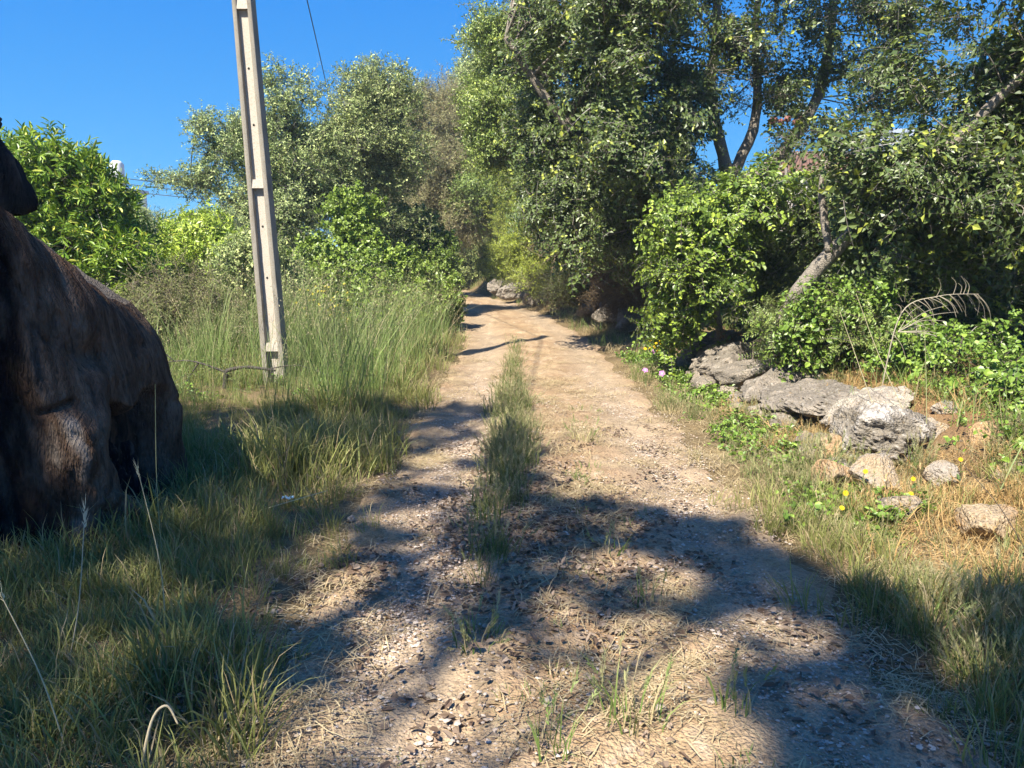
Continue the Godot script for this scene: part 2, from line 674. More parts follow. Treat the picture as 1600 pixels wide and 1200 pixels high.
# ------------------------------------------------------------------ pole, cables, houses
func pole_centre(h: float) -> Vector3:
	return Vector3(-2.87 - 0.037 * h, h, -9.3)

func structures() -> void:
	var t := thing("utility_pole", Vector3(-2.87, 0, -9.3))
	tag(t, "tall pale concrete utility pole with recessed panels, standing in the left verge grass", "utility pole")
	var top := 9.0
	var o := Vector3(-2.87, 0, -9.3)
	var cc := lin(0.42, 0.38, 0.325)
	var wid := func(h): return lerpf(0.275, 0.17, h / 9.0)
	var dep := func(h): return lerpf(0.21, 0.14, h / 9.0)
	for s in [-1.0, 1.0]:
		var m := MB.new()
		var n := 60
		var ring := 8
		for i in n + 1:
			var h := -0.4 + (top + 0.4) * i / n
			var c := pole_centre(h) - o
			var w: float = wid.call(h)
			var d: float = dep.call(h)
			var f := w * 0.24
			var x0: float = s * (w * 0.5 - f)
			var x1: float = s * w * 0.5
			var b := 0.012
			var pts := [Vector2(x0 + s * b * 0.7, d / 2), Vector2(x1 - s * b, d / 2), Vector2(x1, d / 2 - b), Vector2(x1, -d / 2 + b), Vector2(x1 - s * b, -d / 2), Vector2(x0 + s * b * 0.7, -d / 2), Vector2(x0, -d / 2 + b), Vector2(x0, d / 2 - b)]
			for q in pts:
				var k := 0.0035 * nB.get_noise_3d(q.x * 40.0, h * 9.0, q.y * 40.0)
				m.v.push_back(c + Vector3(q.x + k, 0, q.y + k))
				var st := nB.get_noise_3d(h * 3.0, q.x * 30.0, q.y * 30.0)
				m.c.push_back((cc * lin(0.76, 0.77, 0.75)).lerp(lin(0.2, 0.18, 0.15), smoothstep(0.05, 0.5, st) * 0.75) * (0.95 + 0.2 * nB.get_noise_2d(h * 9.0, q.x * 60.0)))
		for i in n:
			for j in ring:
				var a := i * ring + j
				var b := i * ring + (j + 1) % ring
				if s < 0: m.ix.append_array([a, b, a + ring, b, b + ring, a + ring])
				else: m.ix.append_array([a, a + ring, b, b, a + ring, b + ring])
		part("flange", m.mesh(), M.concrete, t)
	var web := MB.new()
	for i in 1:
		var ps := PackedVector3Array()
		for h in [-0.4, top]:
			var c := pole_centre(h) - o
			var w: float = wid.call(h) * 0.29
			ps.append_array([c + Vector3(-w, 0, 0.03), c + Vector3(w, 0, 0.03), c + Vector3(w, 0, -0.03), c + Vector3(-w, 0, -0.03)])
		web.box8(ps, cc * 1.25)
	part("web", web.mesh(false), M.concrete, t)
	for h in [0.53, 2.44, 4.4, 6.35, 8.2, 8.95]:
		var rb := MB.new()
		var ps := PackedVector3Array()
		for e in [h - 0.055, h + 0.045]:
			var c: Vector3 = pole_centre(e) - o
			var w: float = wid.call(e) * 0.27
			var d: float = dep.call(e) * 0.5 - 0.006
			if e > h: d -= 0.018
			ps.append_array([c + Vector3(-w, 0, d), c + Vector3(w, 0, d), c + Vector3(w, 0, -d), c + Vector3(-w, 0, -d)])
		rb.box8(ps, cc * 1.08)
		part("rib", rb.mesh(false), M.concrete, t)
	for h in [1.35, 1.95, 3.1, 3.72, 5.2, 5.9]:
		var b := MB.new()
		var c := pole_centre(h) - o + Vector3(0, 0, 0.026)
		b.tube(PackedVector3Array([c, c + Vector3(0, 0, 0.007)]), 0.013, 0.013, 10, lin(0.03, 0.028, 0.026))  # solid dark disc on the web, its colour standing for the hole's inner shade
		part("bolt_hole_shade", b.mesh(), M.matte, t)
	# cables
	var head := pole_centre(8.7)
	cable([head, Vector3(-7.6, 7.55, -34), Vector3(-13.0, 8.0, -60)], 0.014, "black overhead cable rising from the treetops past the right side of the concrete pole")
	cable([head, Vector3(-3.55, 7.7, 6), Vector3(-4.2, 8.6, 26)], 0.014, "black overhead cable strung from the concrete pole back over the track")
	cable([Vector3(-30, 7.55, -61), Vector3(-23, 6.75, -61), Vector3(-17, 6.3, -61)], 0.03, "highest of three thin distant cables in the gap of sky left of the pole", "distant cables")
	cable([Vector3(-30, 7.15, -61.5), Vector3(-23, 6.4, -61.5), Vector3(-17, 6.0, -61.5)], 0.03, "middle of three thin distant cables in the gap of sky left of the pole", "distant cables")
	cable([Vector3(-30, 6.6, -62), Vector3(-23, 5.95, -62), Vector3(-17, 5.6, -62)], 0.03, "lowest of three thin distant cables in the gap of sky left of the pole", "distant cables")
	# houses
	var h1 := thing("white_house", Vector3(-33, 0, -64))
	tag(h1, "white flat roofed house with a round tank hidden behind the glossy tree at left", "house")
	var m1 := MB.new(); m1.box(Vector3(-1.2, 3.4, 0), Vector3(6, 6.8, 7), lin(0.7, 0.69, 0.66)); part("wall", m1.mesh(false), M.matte, h1)
	var m2 := MB.new(); m2.box(Vector3(-1.2, 6.95, 0), Vector3(6.3, 0.3, 7.3), lin(0.62, 0.6, 0.58)); part("roof", m2.mesh(false), M.matte, h1)
	for k in 3:
		var m3 := MB.new(); m3.box(Vector3(-3.2 + k * 2.0, 4.6, 3.51), Vector3(1.0, 1.3, 0.08), lin(0.05, 0.06, 0.08)); part("window", m3.mesh(false), M.matte, h1)
	var m4 := MB.new()
	m4.tube(PackedVector3Array([Vector3(1.95, 7.1, 1.5), Vector3(1.95, 8.75, 1.5), Vector3(1.95, 9.0, 1.5)]), 0.55, 0.4, 16, lin(0.7, 0.7, 0.7), 0.0, null, PackedFloat32Array([0.52, 0.52, 0.3]))
	part("tank", m4.mesh(), M.matte, h1)
	var m5 := MB.new()
	m5.tube(PackedVector3Array([Vector3(-0.6, 7.1, 1), Vector3(-0.6, 9.6, 1)]), 0.03, 0.03, 6, lin(0.6, 0.6, 0.6))
	m5.tube(PackedVector3Array([Vector3(-1.3, 9.5, 1), Vector3(0.4, 9.4, 1)]), 0.025, 0.025, 6, lin(0.7, 0.7, 0.7))
	part("aerial", m5.mesh(), M.matte, h1)
	var h2 := thing("tiled_house", Vector3(16.0, 0, -42))
	tag(h2, "house with a low terracotta tiled roof glimpsed through the carob branches", "house")
	var w2 := MB.new(); w2.box(Vector3(0, 2.8, 0), Vector3(7, 5.6, 6), lin(0.6, 0.55, 0.48)); part("wall", w2.mesh(false), M.matte, h2)
	var r2 := MB.new()
	var rc := lin(0.15, 0.085, 0.06)
	var a := [Vector3(-3.9, 5.6, 3.4), Vector3(3.9, 5.6, 3.4), Vector3(3.9, 5.6, -3.4), Vector3(-3.9, 5.6, -3.4), Vector3(-1.2, 7.0, 0), Vector3(1.2, 7.0, 0)]
	r2.quad(a[0], a[4], a[5], a[1], rc); r2.tri(a[1], a[5], a[2], rc); r2.quad(a[2], a[5], a[4], a[3], rc); r2.tri(a[3], a[4], a[0], rc)
	r2.quad(a[0], a[1], a[2], a[3], rc)
	for k in 15:
		var x := -3.6 + k * 0.51
		var e := Vector3(clampf(x * 0.32, -1.2, 1.2), 7.02, 0.02)
		r2.tube(PackedVector3Array([Vector3(x, 5.66, 3.42), e]), 0.09, 0.08, 6, rc * (0.85 + 0.3 * fmod(k * 0.37, 1.0)))
	part("roof", r2.mesh(false), M.matte, h2)
	for k in 2:
		var m3 := MB.new(); m3.box(Vector3(-1.6 + k * 3.2, 3.6, 3.01), Vector3(1.0, 1.2, 0.08), lin(0.05, 0.06, 0.08)); part("window", m3.mesh(false), M.matte, h2)
	var h3 := thing("grey_roofed_house", Vector3(20.5, 0, -40))
	tag(h3, "building with a bluish grey pitched roof behind the right hand carob", "house")
	var w3 := MB.new(); w3.box(Vector3(0, 3.2, 0), Vector3(5, 6.4, 5), lin(0.5, 0.5, 0.48)); part("wall", w3.mesh(false), M.matte, h3)
	var r3 := MB.new()
	var q := [Vector3(-2.9, 6.3, 2.9), Vector3(2.9, 6.3, 2.9), Vector3(2.9, 6.3, -2.9), Vector3(-2.9, 6.3, -2.9), Vector3(-2.9, 7.9, 0), Vector3(2.9, 7.9, 0)]
	var gc := lin(0.2, 0.23, 0.28)
	r3.quad(q[0], q[4], q[5], q[1], gc); r3.tri(q[1], q[5], q[2], gc); r3.quad(q[2], q[5], q[4], q[3], gc); r3.tri(q[3], q[4], q[0], gc); r3.quad(q[0], q[1], q[2], q[3], gc)
	part("roof", r3.mesh(false), M.matte, h3)

func cable(pts: Array, r: float, label: String, group := "") -> void:
	var m := MB.new()
	m.tube(curve(pts, 24), r, r, 6, lin(0.02, 0.02, 0.022))
	tag(part("overhead_cable", m.mesh(), M.wire, self), label, "cable", group)

# ------------------------------------------------------------------ the burnt stump
const SC := Vector3(-3.0, 0, -4.35)
const SR := [[-0.4, 1.12], [0.0, 1.0], [0.15, 0.95], [0.4, 0.92], [0.6, 0.93], [0.9, 0.89], [1.3, 0.83], [1.5, 0.78], [2.0, 0.72], [2.8, 0.66]]

func stump_point(a: float, h: float, off := 0.0) -> Vector3:
	# a turns from the side that looks at the track's near end towards the far side
	var dir := Vector3(sin(a), 0, cos(a))
	var r := table(SR, h)
	var lobe := 0.07 * sin(a * 3.0 + 0.6) + 0.05 * sin(a * 5.0 + 2.0)
	r += lobe * (1.0 - 0.45 * smoothstep(0.0, 1.6, h))
	r += 0.06 * nB.get_noise_3d(dir.x * 1.6, h * 0.7, dir.z * 1.6) + 0.018 * nB.get_noise_3d(dir.x * 5.0, h * 1.0, dir.z * 5.0) + 0.009 * nB.get_noise_3d(dir.x * 14.0, h * 1.8, dir.z * 14.0) + 0.003 * nB.get_noise_3d(dir.x * 45.0, h * 2.5, dir.z * 45.0) - 0.018 * smoothstep(0.07, 0.0, absf(nB.get_noise_3d(dir.x * 2.6 + 5.0, h * 0.9, dir.z * 2.6)))
	var hol := hollow(a, h)
	r -= 0.2 * hol
	r += 0.05 * exp(-pow((a - table(RIM, h) + 0.12) / 0.1, 2.0)) * smoothstep(0.95, 0.7, h)
	r -= 0.1 * exp(-pow((a - 1.2) / 0.1, 2.0) - pow((h - 1.08) / 0.08, 2.0))
	r += 0.035 * scab(a, h)
	r -= 0.05 * exp(-pow((h - 0.84 - 0.3 * (a - 0.9)) / 0.018, 2.0)) * smoothstep(0.8, 0.86, a) * smoothstep(1.04, 0.98, a)
	r -= 0.09 * smoothstep(0.86, 0.74, a + 0.08 * sin(h * 7.0)) * smoothstep(0.3, 0.6, a) * smoothstep(1.6, 1.1, h)
	var below := clampf((stump_rim(a) - h) / 0.26, 0.0, 1.0)
	r -= 0.1 * (1.0 - below) * (1.0 - below)
	return SC + dir * (r + off) + Vector3(0, h, 0)

const RIM := [[-0.5, 1.95], [0.0, 1.72], [0.12, 1.48], [0.4, 1.22], [0.6, 1.15], [0.8, 1.22]]

func hollow(a: float, h: float) -> float:
	# the rotted arch low on the track side
	var rim := table(RIM, h)
	return smoothstep(rim - 0.02, rim + 0.07, a) * smoothstep(2.15, 1.9, a) * smoothstep(0.8, 0.7, h + 0.05 * sin(a * 9.0))

func scab(a: float, h: float) -> float:
	# the pale plate of old bark left of the arch
	var n := nB.get_noise_2d(a * 9.0, h * 5.0)
	return smoothstep(0.85, 0.89, a + 0.03 * n) * smoothstep(1.06, 1.0, a + 0.1 * (h - 0.5) + 0.04 * n) * smoothstep(0.1, 0.16, h + 0.05 * n) * smoothstep(0.82, 0.78, h + 0.03 * n)

func stump_tone(a: float, h: float) -> Color:
	var d := Vector3(sin(a), h * 0.7, cos(a))
	var n := nB.get_noise_3d(d.x * 2.2, h * 1.2, d.z * 2.2)
	var n2 := nB.get_noise_3d(d.x * 9.0, h * 2.0, d.z * 9.0)
	var n3 = nB.get_noise_3d(d.x * 40.0, h * 2.2, d.z * 40.0)
	var wood = lin(0.115, 0.07, 0.045).lerp(lin(0.235, 0.16, 0.11), smoothstep(-0.35, 0.45, n2 * 0.8 + n3 * 0.2))
	var burnt := lin(0.016, 0.014, 0.013).lerp(lin(0.07, 0.055, 0.045), smoothstep(0.0, 0.5, n2))
	var b := smoothstep(1.02, 0.68, a + 0.3 * n + 0.12 * n2)
	b = maxf(b, smoothstep(1.9, 2.3, a) * smoothstep(0.0, 0.3, n) * 0.6)
	b = maxf(b, hollow(a, h) * smoothstep(-0.5, 0.1, n2))
	b = maxf(b, 0.75 * smoothstep(0.28, 0.45, n2 + n * 0.5))
	var c: Color = wood.lerp(burnt, clampf(b, 0, 1))
	return c.lerp(lin(0.25, 0.21, 0.175) * (0.75 + 0.6 * n2), scab(a, h) * smoothstep(-0.35, 0.1, n2))

func stump_rim(a: float) -> float:
	var u := sin(a - 2.18 + PI * 0.5)   # 1 on the far side of the track edge
	return 1.98 - 0.66 * u + 0.018 * nB.get_noise_2d(a * 4.0, 3.0) + 0.12 * smoothstep(0.2, -0.6, u)

func stump() -> void:
	var t := thing("tree_stump", SC)
	tag(t, "huge charred tree stump with a slanting cut top at the left edge", "stump")
	var m := MB.new()
	var na := 360
	var nh := 190
	for i in nh + 1:
		for j in na:
			var a := TAU * j / na
			var h := lerpf(-0.35, stump_rim(a), float(i) / nh)
			m.v.push_back(stump_point(a, h) - SC)
			m.c.push_back(stump_tone(wrapf(a, -PI, PI), h))
	for i in nh:
		for j in na:
			var a := i * na + j
			var b := i * na + (j + 1) % na
			m.ix.append_array([a, a + na, b, b, a + na, b + na])
	part("trunk", m.mesh(), M.char, t)
	var c := MB.new()
	var rings := 14
	for i in rings + 1:
		for j in na:
			var a := TAU * j / na
			var p := stump_point(a, stump_rim(a)) - SC
			var f := 1.0 - float(i) / rings
			var hub := Vector3(0, 1.98, 0)
			var q := hub.lerp(p, f)
			q.y += (0.03 * nB.get_noise_2d(q.x * 9.0, q.z * 2.0) - 0.02) * smoothstep(0.0, 0.1, 1.0 - f)
			c.v.push_back(q)
			var n2 := nB.get_noise_2d(q.x * 12.0, q.z * 3.0)
			c.c.push_back(lin(0.2, 0.17, 0.14) * (0.9 + 0.5 * n2))
	for i in rings:
		for j in na:
			var a := i * na + j
			var b := i * na + (j + 1) % na
			c.ix.append_array([a, a + na, b, b, a + na, b + na])
	part("cut_face", c.mesh(), M.char, t)
	# the block left standing on the cut
	var s := MB.new()
	var ns := 48
	var hs := 26
	for i in hs + 1:
		for j in ns:
			var a := TAU * j / ns
			var f := float(i) / hs
			var y := 1.86 + 0.95 * f
			var r := 0.5 * pow(pow(absf(sin(a)), 3.0) + pow(absf(cos(a)), 3.0), -1.0 / 3.0) * (1.0 - 0.3 * f + 0.05 * sin(f * 9.0))
			if i == 0: r *= 0.9
			if i == hs: r *= 0.02
			var q := Vector3(sin(a) * r, 0, cos(a) * r)
			var k := 1.0 + 0.2 * nB.get_noise_3d(q.x * 2.0, y * 1.0, q.z * 2.0) + 0.06 * nB.get_noise_3d(q.x * 9.0, y * 3.0, q.z * 9.0)
			var yy := y - 0.45 * f * (q.x * 0.9 + 0.35) * smoothstep(0.3, 1.0, f)
			s.v.push_back(Vector3(-0.52, yy, -0.35) + q * k)
			var n2 := nB.get_noise_3d(q.x * 6.0, y * 2.0, q.z * 6.0)
			s.c.push_back(lin(0.03, 0.028, 0.03).lerp(lin(0.11, 0.095, 0.085), smoothstep(0.1, 0.5, n2)))
	for i in hs:
		for j in ns:
			var a := i * ns + j
			var b := i * ns + (j + 1) % ns
			s.ix.append_array([a, a + ns, b, b, a + ns, b + ns])
	part("broken_stub", s.mesh(), M.char, t)
	# loose bark hanging on round the hollow
	for spec in [[1.28, 1.64, 0.62, 0.08, 0.1, 1], [1.55, 1.8, 0.6, 0.25, 0.08, 2], [1.85, 1.95, 0.5, 0.05, 0.09, 3]]:
		var b := MB.new()
		var n := 22
		for i in n + 1:
			for j in 9:
				var f := float(i) / n
				var h := lerpf(spec[2], spec[3], f)
				var wv: float = spec[4] * (0.7 + 0.5 * nB.get_noise_2d(f * 3.0 + spec[5] * 9.0, j * 0.1))
				var a := lerpf(spec[0], spec[1], f) + (j / 8.0 - 0.5) * wv * 2.0
				var off := 0.035 * (1.0 - pow(absf(j / 4.0 - 1.0), 2.5)) * (1.0 - pow(absf(2.0 * f - 1.0), 6.0)) + 0.02 * nB.get_noise_3d(a * 8.0, h * 6.0, spec[5]) - 0.004
				if j == 0 or j == 8: off = -0.05
				b.v.push_back(stump_point(a, h, off + 0.012) - SC)
				b.c.push_back(lin(0.02, 0.019, 0.02).lerp(lin(0.12, 0.1, 0.09), smoothstep(0.15, 0.5, nB.get_noise_3d(a * 9.0, h * 7.0, 5.0))))
		for i in n:
			for j in 8:
				var k := i * 9 + j
				b.ix.append_array([k, k + 1, k + 9, k + 1, k + 10, k + 9])
		part("bark_plate", b.mesh(), M.char, t)

# ------------------------------------------------------------------ boulders
func boulder(seed_: int, size: Vector3, sub: int, ca: Color, cb: Color, flat := 0.0) -> ArrayMesh:
	var m := MB.new()
	var n := sub
	var base := {}
	var r := rnd(seed_)
	var cuts := []
	for k in 10:
		cuts.append([rdir(r), r.randf_range(0.56, 0.86)])
	for f in 6:
		for i in n + 1:
			for j in n + 1:
				var u := tan((2.0 * i / n - 1.0) * PI / 4)
				var w := tan((2.0 * j / n - 1.0) * PI / 4)
				var d: Vector3 = [Vector3(1, u, w), Vector3(-1, w, u), Vector3(w, 1, u), Vector3(u, -1, w), Vector3(u, w, 1), Vector3(w, u, -1)][f]
				d = d.normalized()
				var q := 1.0
				for c in cuts:
					var dp: float = d.dot(c[0])
					if dp > c[1] * 0.98:
						q = minf(q, c[1] / dp)
				var o := Vector3(seed_ * 3.1, seed_ * 1.7, 0)
				var p := d * q
				var e := p * Vector3(size.x, size.y, size.z) * 4.0 + o
				var n1 := nB.get_noise_3d(e.x * 0.5, e.y * 0.5, e.z * 0.5)
				var n2 := absf(nB.get_noise_3d(e.x * 0.9 + 9.0, e.y * 0.9, e.z * 0.9))
				var n3 := nB.get_noise_3d(e.x * 5.0, e.y * 5.0, e.z * 5.0)
				p *= 1.0 + 0.2 * n1 - 0.065 * (1.0 - smoothstep(0.0, 0.12, n2)) * (1.0 - flat) + 0.03 * n3
				m.v.push_back(p * size * 0.5)
				var lich := smoothstep(-0.1, 0.5, n1 + n3 * 0.6)
				var col := ca.lerp(cb, lich)
				col = col.lerp(lin(0.07, 0.065, 0.06), (1.0 - smoothstep(0.0, 0.06, n2)) * 0.35 * (1.0 - flat))
				if n3 > 0.5: col = col.lerp(lin(0.5, 0.48, 0.43), 0.6)
				m.c.push_back(col)
		var k := f * (n + 1) * (n + 1)
		for i in n:
			for j in n:
				var a := k + i * (n + 1) + j
				m.ix.append_array([a, a + n + 1, a + 1, a + 1, a + n + 1, a + n + 2])
	# weld normals of the six faces by place
	var arr := m.mesh().surface_get_arrays(0)
	var nn: PackedVector3Array = arr[Mesh.ARRAY_NORMAL]
	var sum := {}
	for i in m.v.size():
		var key := Vector3i(m.v[i] * 20000.0)
		sum[key] = sum.get(key, Vector3.ZERO) + nn[i]
	for i in m.v.size():
		nn[i] = sum[Vector3i(m.v[i] * 20000.0)].normalized()
	arr[Mesh.ARRAY_NORMAL] = nn
	var out := ArrayMesh.new()
	out.add_surface_from_arrays(Mesh.PRIMITIVE_TRIANGLES, arr)
	return out

func wall_boulders() -> void:
	var grey := lin(0.225, 0.2, 0.168)
	var pale := lin(0.345, 0.305, 0.255)
	var tan_ := lin(0.4, 0.27, 0.15)
	var cream := lin(0.4, 0.315, 0.21)
	var list := [
		[Vector3(2.76, 0.17, -10.7), Vector3(0.72, 0.52, 0.7), grey, pale, 0.0, "grey limestone boulder at the far end of the wall beside the pink flowers"],
		[Vector3(2.84, 0.16, -9.85), Vector3(0.72, 0.52, 0.85), grey, pale, 0.0, "long low weathered boulder second from the far end of the wall"],
		[Vector3(2.79, 0.1, -9.05), Vector3(0.5, 0.4, 0.6), grey, pale, 0.2, "smooth sloping grey boulder wedged between two longer wall boulders"],
		[Vector3(2.92, 0.13, -8.2), Vector3(0.55, 0.46, 0.7), grey, pale, 0.0, "rounded grey boulder rising in the middle of the wall"],
		[Vector3(3.0, 0.1, -7.35), Vector3(0.8, 0.44, 0.8), grey, pale, 0.0, "broad pitted boulder covered with dry moss in the middle of the wall"],
		[Vector3(3.1, 0.18, -6.55), Vector3(0.78, 0.48, 0.62), pale, lin(0.5, 0.46, 0.38), 0.1, "domed pale boulder directly behind the biggest fissured one"],
		[Vector3(2.84, 0.14, -5.9), Vector3(0.86, 0.56, 0.62), grey, lin(0.5, 0.47, 0.43), 0.0, "biggest wall boulder, pale grey, deeply fissured and overhanging the verge"],
		[Vector3(3.25, 0.14, -5.85), Vector3(0.42, 0.34, 0.4), pale, cream, 0.3, "cream coloured boulder tucked against the right of the fissured one"],
		[Vector3(3.63, 0.3, -6.15), Vector3(0.62, 0.2, 0.34), pale, cream, 0.3, "flat tilted slab lying on top of the bank at the right"],
		[Vector3(3.46, 0.2, -5.4), Vector3(0.4, 0.38, 0.36), tan_, lin(0.5, 0.33, 0.17), 0.6, "orange stained angular rock at the near end of the wall"],
		[Vector3(2.46, 0.07, -5.0), Vector3(0.4, 0.32, 0.36), cream, pale, 0.6, "smooth cream cobble lying below the fissured boulder"],
		[Vector3(2.22, 0.06, -5.15), Vector3(0.3, 0.28, 0.3), tan_, cream, 0.5, "small brownish rock half in the grass left of the cream cobble"],
		[Vector3(2.9, 0.08, -5.0), Vector3(0.27, 0.23, 0.26), pale, cream, 0.5, "small pale rock among dry stalks right of the cream cobble"],
		[Vector3(2.72, 0.06, -4.2), Vector3(0.36, 0.26, 0.34), cream, tan_, 0.6, "nearest rock of the wall, cream and half buried in straw"],
		[Vector3(2.48, 0.08, -5.75), Vector3(0.36, 0.24, 0.32), tan_, cream, 0.3, "flat brown rock in the hollow beneath the fissured boulder"],
		[Vector3(3.76, 0.34, -7.0), Vector3(0.4, 0.22, 0.34), tan_, cream, 0.2, "brown rock lying back on the bank behind the wall"],
		[Vector3(3.28, 0.12, -4.85), Vector3(0.34, 0.25, 0.34), cream, pale, 0.4, "cream rock below the orange stained one at the right edge"],
		[Vector3(2.36, 0.04, -4.5), Vector3(0.28, 0.18, 0.26), grey, cream, 0.4, "low tan rock in the grass near the yellow daisies"],
		[Vector3(2.44, 0.26, -15.5), Vector3(0.8, 0.55, 0.8), grey, pale, 0.0, "grey boulder under the dark shrub where the far wall starts"],
		[Vector3(2.16, 0.28, -17.0), Vector3(0.75, 0.5, 0.9), grey, pale, 0.0, "grey boulder in deep shade in the middle of the far wall"],
		[Vector3(1.88, 0.26, -18.6), Vector3(0.7, 0.5, 0.9), grey, pale, 0.0, "grey boulder beside the dry brushwood of the far wall"],
		[Vector3(0.75, 0.25, -24.0), Vector3(0.9, 0.6, 1.3), grey, pale, 0.0, "sunlit boulder in the dry grass where the track bends"],
		[Vector3(0.05, 0.3, -27.0), Vector3(0.9, 0.6, 1.2), grey, pale, 0.0, "pale boulder beyond the bend, before the last sunlit one"],
		[Vector3(-0.6, 0.35, -30.0), Vector3(0.7, 0.6, 0.9), grey, pale, 0.0, "farthest pale boulder beside the track, next to the tunnel of trees"],
	]
	var k := 0
	for b in list:
		k += 1
		var near: bool = b[0].z > -8.0
		var o := part("boulder", boulder(k, b[1] * (Vector3(1.25, 1.2, 1.75) if k < 6 else Vector3(1.1, 1.05, 1.3) if k <= 7 else Vector3.ONE), 34 if near else 22, b[2], b[3], b[4]), M.rock, self)
		var main: bool = k <= 7 or k > 18
		o.position = b[0] + Vector3(0, 0.1 if main else 0.05, 0)
		o.rotation = Vector3(0.12 * sin(k * 5.0), k * 1.3, 0.15 * sin(k * 3.0)) if k != 9 else Vector3(0.05, 0.1, -0.18)
		if k == 7: o.rotation = Vector3(0.05, 0.35, -0.08)
		tag(o, b[5], "boulder", "boulders of the old field wall")

func wedge_stones() -> void:
	# lesser stones packed along the foot of the wall
	var r := rnd(88)
	var nth := ["first", "second", "third", "fourth", "fifth", "sixth", "seventh", "eighth", "ninth", "tenth", "eleventh", "twelfth", "thirteenth", "fourteenth", "fifteenth", "sixteenth"]
	for i in 16:
		var z := lerpf(-10.9, -5.4, i / 15.0) + r.randf_range(-0.12, 0.12)
		var w := r.randf_range(0.2, 0.36)
		var o := part("wedge_stone", boulder(100 + i, Vector3(w * 1.1, w * 0.75, w * 1.3), 14, lin(0.235, 0.205, 0.165), lin(0.38, 0.33, 0.265), 0.3), M.rock, self)
		o.position = Vector3(2.42 + r.randf_range(-0.1, 0.12), lie(2.45, z) + 0.05, z)
		o.rotation = Vector3(r.randf_range(-0.3, 0.3), r.randf_range(0, 6.0), r.randf_range(-0.3, 0.3))
		tag(o, "small pale stone at the foot of the boulder wall, %s from its far end" % nth[i], "stone", "wedge stones at the foot of the wall")

# ------------------------------------------------------------------ sprig library
var S := {}

func sprigs() -> void:
	var tw := lin(0.2, 0.18, 0.15)
	var set_ := func(key: String, n: int, o: Dictionary):
		S[key] = []
		for i in n:
			S[key].append(clump(key.hash() % 1000 + i * 7, o))
	set_.call("carob", 3, {"g": 1.85, "r": 0.34, "shoots": 8, "n": 5, "l": 0.062, "w": 0.66, "a": lin(0.034, 0.056, 0.021), "b": lin(0.082, 0.122, 0.038), "c": lin(0.16, 0.2, 0.04), "pc": 0.05, "pinnate": true, "twig": tw, "droop": 0.35})
	set_.call("carob_young", 3, {"g": 1.6, "r": 0.32, "shoots": 8, "n": 6, "l": 0.05, "w": 0.7, "a": lin(0.045, 0.085, 0.018), "b": lin(0.15, 0.23, 0.04), "c": lin(0.2, 0.28, 0.05), "pc": 0.15, "pinnate": true, "twig": tw, "droop": 0.3, "fine": true})
	set_.call("lance", 3, {"g": 1.7, "r": 0.3, "shoots": 8, "n": 11, "l": 0.115, "w": 0.27, "a": lin(0.06, 0.12, 0.014), "b": lin(0.17, 0.25, 0.035), "c": lin(0.3, 0.33, 0.08), "pc": 0.1, "fwd": 0.9, "hang": 0.35, "from": 0.45, "fine": true})
	set_.call("light", 2, {"g": 2.0, "r": 0.3, "shoots": 7, "n": 10, "l": 0.09, "w": 0.4, "a": lin(0.1, 0.16, 0.025), "b": lin(0.24, 0.3, 0.06), "fwd": 0.8, "hang": 0.25})
	set_.call("oak", 3, {"g": 2.5, "r": 0.36, "shoots": 9, "n": 10, "l": 0.062, "w": 0.5, "a": lin(0.055, 0.085, 0.035), "b": lin(0.15, 0.19, 0.09), "c": lin(0.22, 0.26, 0.14), "pc": 0.12, "twig": tw})
	set_.call("olive", 2, {"g": 1.5, "r": 0.4, "shoots": 10, "n": 11, "l": 0.075, "w": 0.2, "a": lin(0.14, 0.16, 0.085), "b": lin(0.27, 0.285, 0.17), "c": lin(0.2, 0.16, 0.1), "pc": 0.08, "fwd": 1.0, "twig": lin(0.2, 0.16, 0.12)})
	set_.call("ivy", 2, {"g": 1.9, "r": 0.26, "shoots": 9, "n": 9, "l": 0.06, "w": 0.95, "a": lin(0.06, 0.105, 0.02), "b": lin(0.15, 0.22, 0.05), "fwd": 0.4, "hang": 0.2, "fine": true})
	set_.call("feather", 2, {"g": 1.8, "r": 0.4, "shoots": 9, "n": 14, "l": 0.07, "w": 0.22, "a": lin(0.13, 0.19, 0.03), "b": lin(0.26, 0.31, 0.06), "fwd": 1.1})
	set_.call("scrub", 2, {"g": 1.3, "r": 0.3, "shoots": 11, "n": 9, "l": 0.04, "w": 0.3, "a": lin(0.1, 0.13, 0.05), "b": lin(0.2, 0.23, 0.1), "fwd": 1.2, "twig": lin(0.2, 0.16, 0.11)})
	set_.call("dry", 2, {"g": 1.1, "r": 0.42, "shoots": 16, "n": 5, "l": 0.045, "w": 0.2, "a": lin(0.2, 0.16, 0.1), "b": lin(0.36, 0.3, 0.19), "fwd": 1.3, "twig": lin(0.26, 0.21, 0.15), "tw": 0.006})
	set_.call("weed", 3, {"g": 1.9, "r": 0.2, "shoots": 8, "n": 7, "l": 0.045, "w": 0.75, "a": lin(0.05, 0.1, 0.018), "b": lin(0.14, 0.22, 0.045), "fwd": 0.5, "fine": true})
	set_.call("fern", 2, {"r": 0.26, "shoots": 8, "n": 9, "l": 0.035, "w": 0.35, "a": lin(0.08, 0.13, 0.035), "b": lin(0.17, 0.23, 0.07), "pinnate": true, "up": 0.8})
	set_.call("canopy", 2, {"g": 1.3, "r": 0.36, "shoots": 10, "n": 6, "l": 0.075, "w": 0.7, "a": lin(0.03, 0.055, 0.016), "b": lin(0.08, 0.13, 0.03), "pinnate": true})

